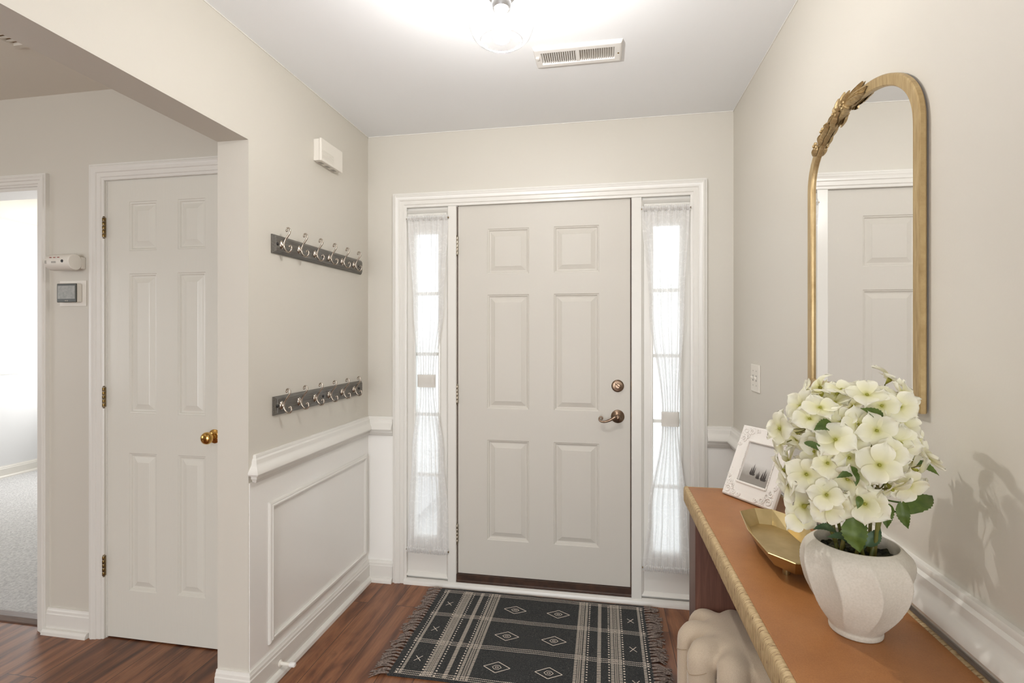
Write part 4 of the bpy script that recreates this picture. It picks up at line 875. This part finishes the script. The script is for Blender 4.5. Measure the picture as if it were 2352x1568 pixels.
leaf((0.464, 1.020, 0.985), (0.490, 1.026, 1.018), 0.014, (-.5, -.8, .2), 'leaf_grey_green', 0.1, (0.455, 1.035, 0.965))
leaf((0.450, 1.110, 1.080), (0.480, 1.180, 1.060), 0.022, (0, .4, .9), 'leaf_green', 0.1, (0.450, 1.07, 1.06))
leaf((0.420, 1.110, 1.150), (0.380, 1.150, 1.130), 0.018, (-.3, .6, .7), 'leaf_green', 0.1, (0.435, 1.09, 1.13))

# ------------------------------------------------------------ rug
RX0, RX1, RY0, RY1 = -0.855, 0.197, 1.930, 2.636; RT = 0.008
RG = empty('fringed_rug', ((RX0+RX1)/2, (RY0+RY1)/2, 0)); tag(RG, 'charcoal and cream fringed rug with diamond pattern on the wood floor before the front door', 'rug')
m = MB(); rr = random.Random(2)
nx, ny = 60, 44
hz = lambda x, y: RT+0.0012*math.sin(x*9+1)*math.sin(y*11)+0.0006*math.sin(x*37+y*23)
rows = [[(RX0+(RX1-RX0)*i/nx+0.003*math.sin(j*0.3), RY0+(RY1-RY0)*j/ny+0.004*math.sin(i*0.12), hz(RX0+(RX1-RX0)*i/nx, RY0+(RY1-RY0)*j/ny)) for i in range(nx+1)] for j in range(ny+1)]
m.grid(rows)
edge = rows[0]+[r[-1] for r in rows[1:]]+rows[-1][::-1][1:]+[r[0] for r in rows[::-1][1:-1]]
m.grid([edge, [(x, y, 0.0006) for x, y, z in edge]], close_u=True); m.ngon([(x, y, 0.0006) for x, y, z in edge][::-1])
m.cur = 1
def qd(pts): m.ngon([(x, y, hz(x, y)+0.0012) for x, y in pts])
def line(x0, y0, x1, y1, w_):
    d = Vector((x1-x0, y1-y0)); L = d.length; d.normalize(); n = Vector((-d.y, d.x))*w_/2; k = max(1, int(L/0.02))
    for i in range(k):
        a = Vector((x0, y0))+d*L*i/k; b = Vector((x0, y0))+d*L*(i+1)/k; qd([a-n, b-n, b+n, a+n])
Y0, Y1 = RY0+0.012, RY1-0.016
def dots(x, rr_=0.0042, st=0.0165):
    y = Y0+0.004
    while y < Y1:
        q = rr_*rr.uniform(0.85, 1.1); qd([(x+q*math.cos(k*PI/4), y+q*0.95*math.sin(k*PI/4)) for k in range(8)]); y += st
def hatch(x, w_):
    y = Y0
    while y < Y1-0.004:
        qd([(x-w_/2, y), (x-w_/2, y+0.0026), (x+w_/2, y+0.0056), (x+w_/2, y+0.0030)]); y += 0.0056
def net(x, w_):
    y = Y0
    while y < Y1-0.004:
        line(x-w_/2, y, x+w_/2, y, 0.0016); line(x-w_/4, y, x-w_/4, y+0.004, 0.0016); line(x+w_/4, y+0.004, x+w_/4, y+0.008, 0.0016); y += 0.008
    line(x-w_/2, Y0, x-w_/2, Y1, 0.0012); line(x+w_/2, Y0, x+w_/2, Y1, 0.0012)
for x in (-0.822, -0.721, -0.664, -0.583, -0.068, 0.021, 0.081, 0.179): dots(x)
for x, w_ in ((-0.807, 0.012), (-0.709, 0.013), (-0.681, 0.013), (-0.622, 0.017), (-0.569, 0.012), (-0.532, 0.012), (-0.115, 0.012), (-0.083, 0.012), (-0.020, 0.016), (0.035, 0.013), (0.067, 0.013), (0.165, 0.012)): hatch(x, w_)
for x, w_ in ((-0.695, 0.009), (-0.550, 0.014), (-0.100, 0.011), (0.051, 0.011)): net(x, w_)
for yc in (2.607, 2.386, 2.168, 1.952):
    for dy in (-0.011, 0, 0.011):
        x = RX0+0.025
        while x < RX1-0.008: line(x, yc+dy-0.001, x+0.0052, yc+dy+0.001, 0.0034); x += 0.0075
for yc in (2.487, 2.265, 2.045):
    for xc in (-0.430, -0.218):
        P = [(xc-0.055, yc), (xc, yc-0.034), (xc+0.055, yc), (xc, yc+0.034)]
        for i in range(4): line(*P[i], *P[(i+1) % 4], 0.0036)
        P = [(xc-0.019, yc), (xc-0.008, yc-0.012), (xc+0.008, yc-0.012), (xc+0.019, yc), (xc+0.008, yc+0.012), (xc-0.008, yc+0.012)]
        for i in range(6): line(*P[i], *P[(i+1) % 6], 0.0026)
        P = [(xc-0.006, yc-0.004), (xc+0.006, yc-0.004), (xc+0.006, yc+0.004), (xc-0.006, yc+0.004)]
        for i in range(4): line(*P[i], *P[(i+1) % 4], 0.0022)
    for xc in (-0.766, 0.124): line(xc-0.014, yc-0.018, xc+0.014, yc+0.018, 0.003); line(xc-0.015, yc+0.016, xc+0.015, yc-0.016, 0.003)
m.build('woven_field', ['rug_wool', 'rug_cream'], RG)
def fringe(x, sg, seed):
    rn = random.Random(seed); m = MB(); y = RY0+0.008
    while y < RY1-0.004:
        ang = rn.uniform(-0.35, 0.35)+(-0.25 if sg < 0 else 0.1); L = rn.uniform(0.058, 0.078)
        for q in range(8):
            a = ang+rn.uniform(-0.28, 0.28); l = L*rn.uniform(0.85, 1.05); y0 = y+rn.uniform(-0.006, 0.006); z0 = rn.uniform(0.004, 0.008)
            pts = catmull([(x-sg*0.004, y0*0.3+y*0.7, 0.007), (x+sg*l*0.3, y0+l*0.3*math.sin(a*0.5), z0+0.005), (x+sg*l*0.65, y0+l*0.62*math.sin(a)+rn.uniform(-.003, .003), z0+0.002), (x+sg*l*math.cos(a), y0+l*math.sin(a)*1.1+rn.uniform(-.004, .004), 0.0035)], 4)
            m.tube(pts, [0.0021-0.0006*i/12 for i in range(len(pts))], 5)
        y += 0.0215
    o = m.build('fringe', 'rug_fringe', RG, smooth=True, angle=180); o['kind'] = 'stuff'; return o
fringe(RX0, -1, 5); fringe(RX1, 1, 9)
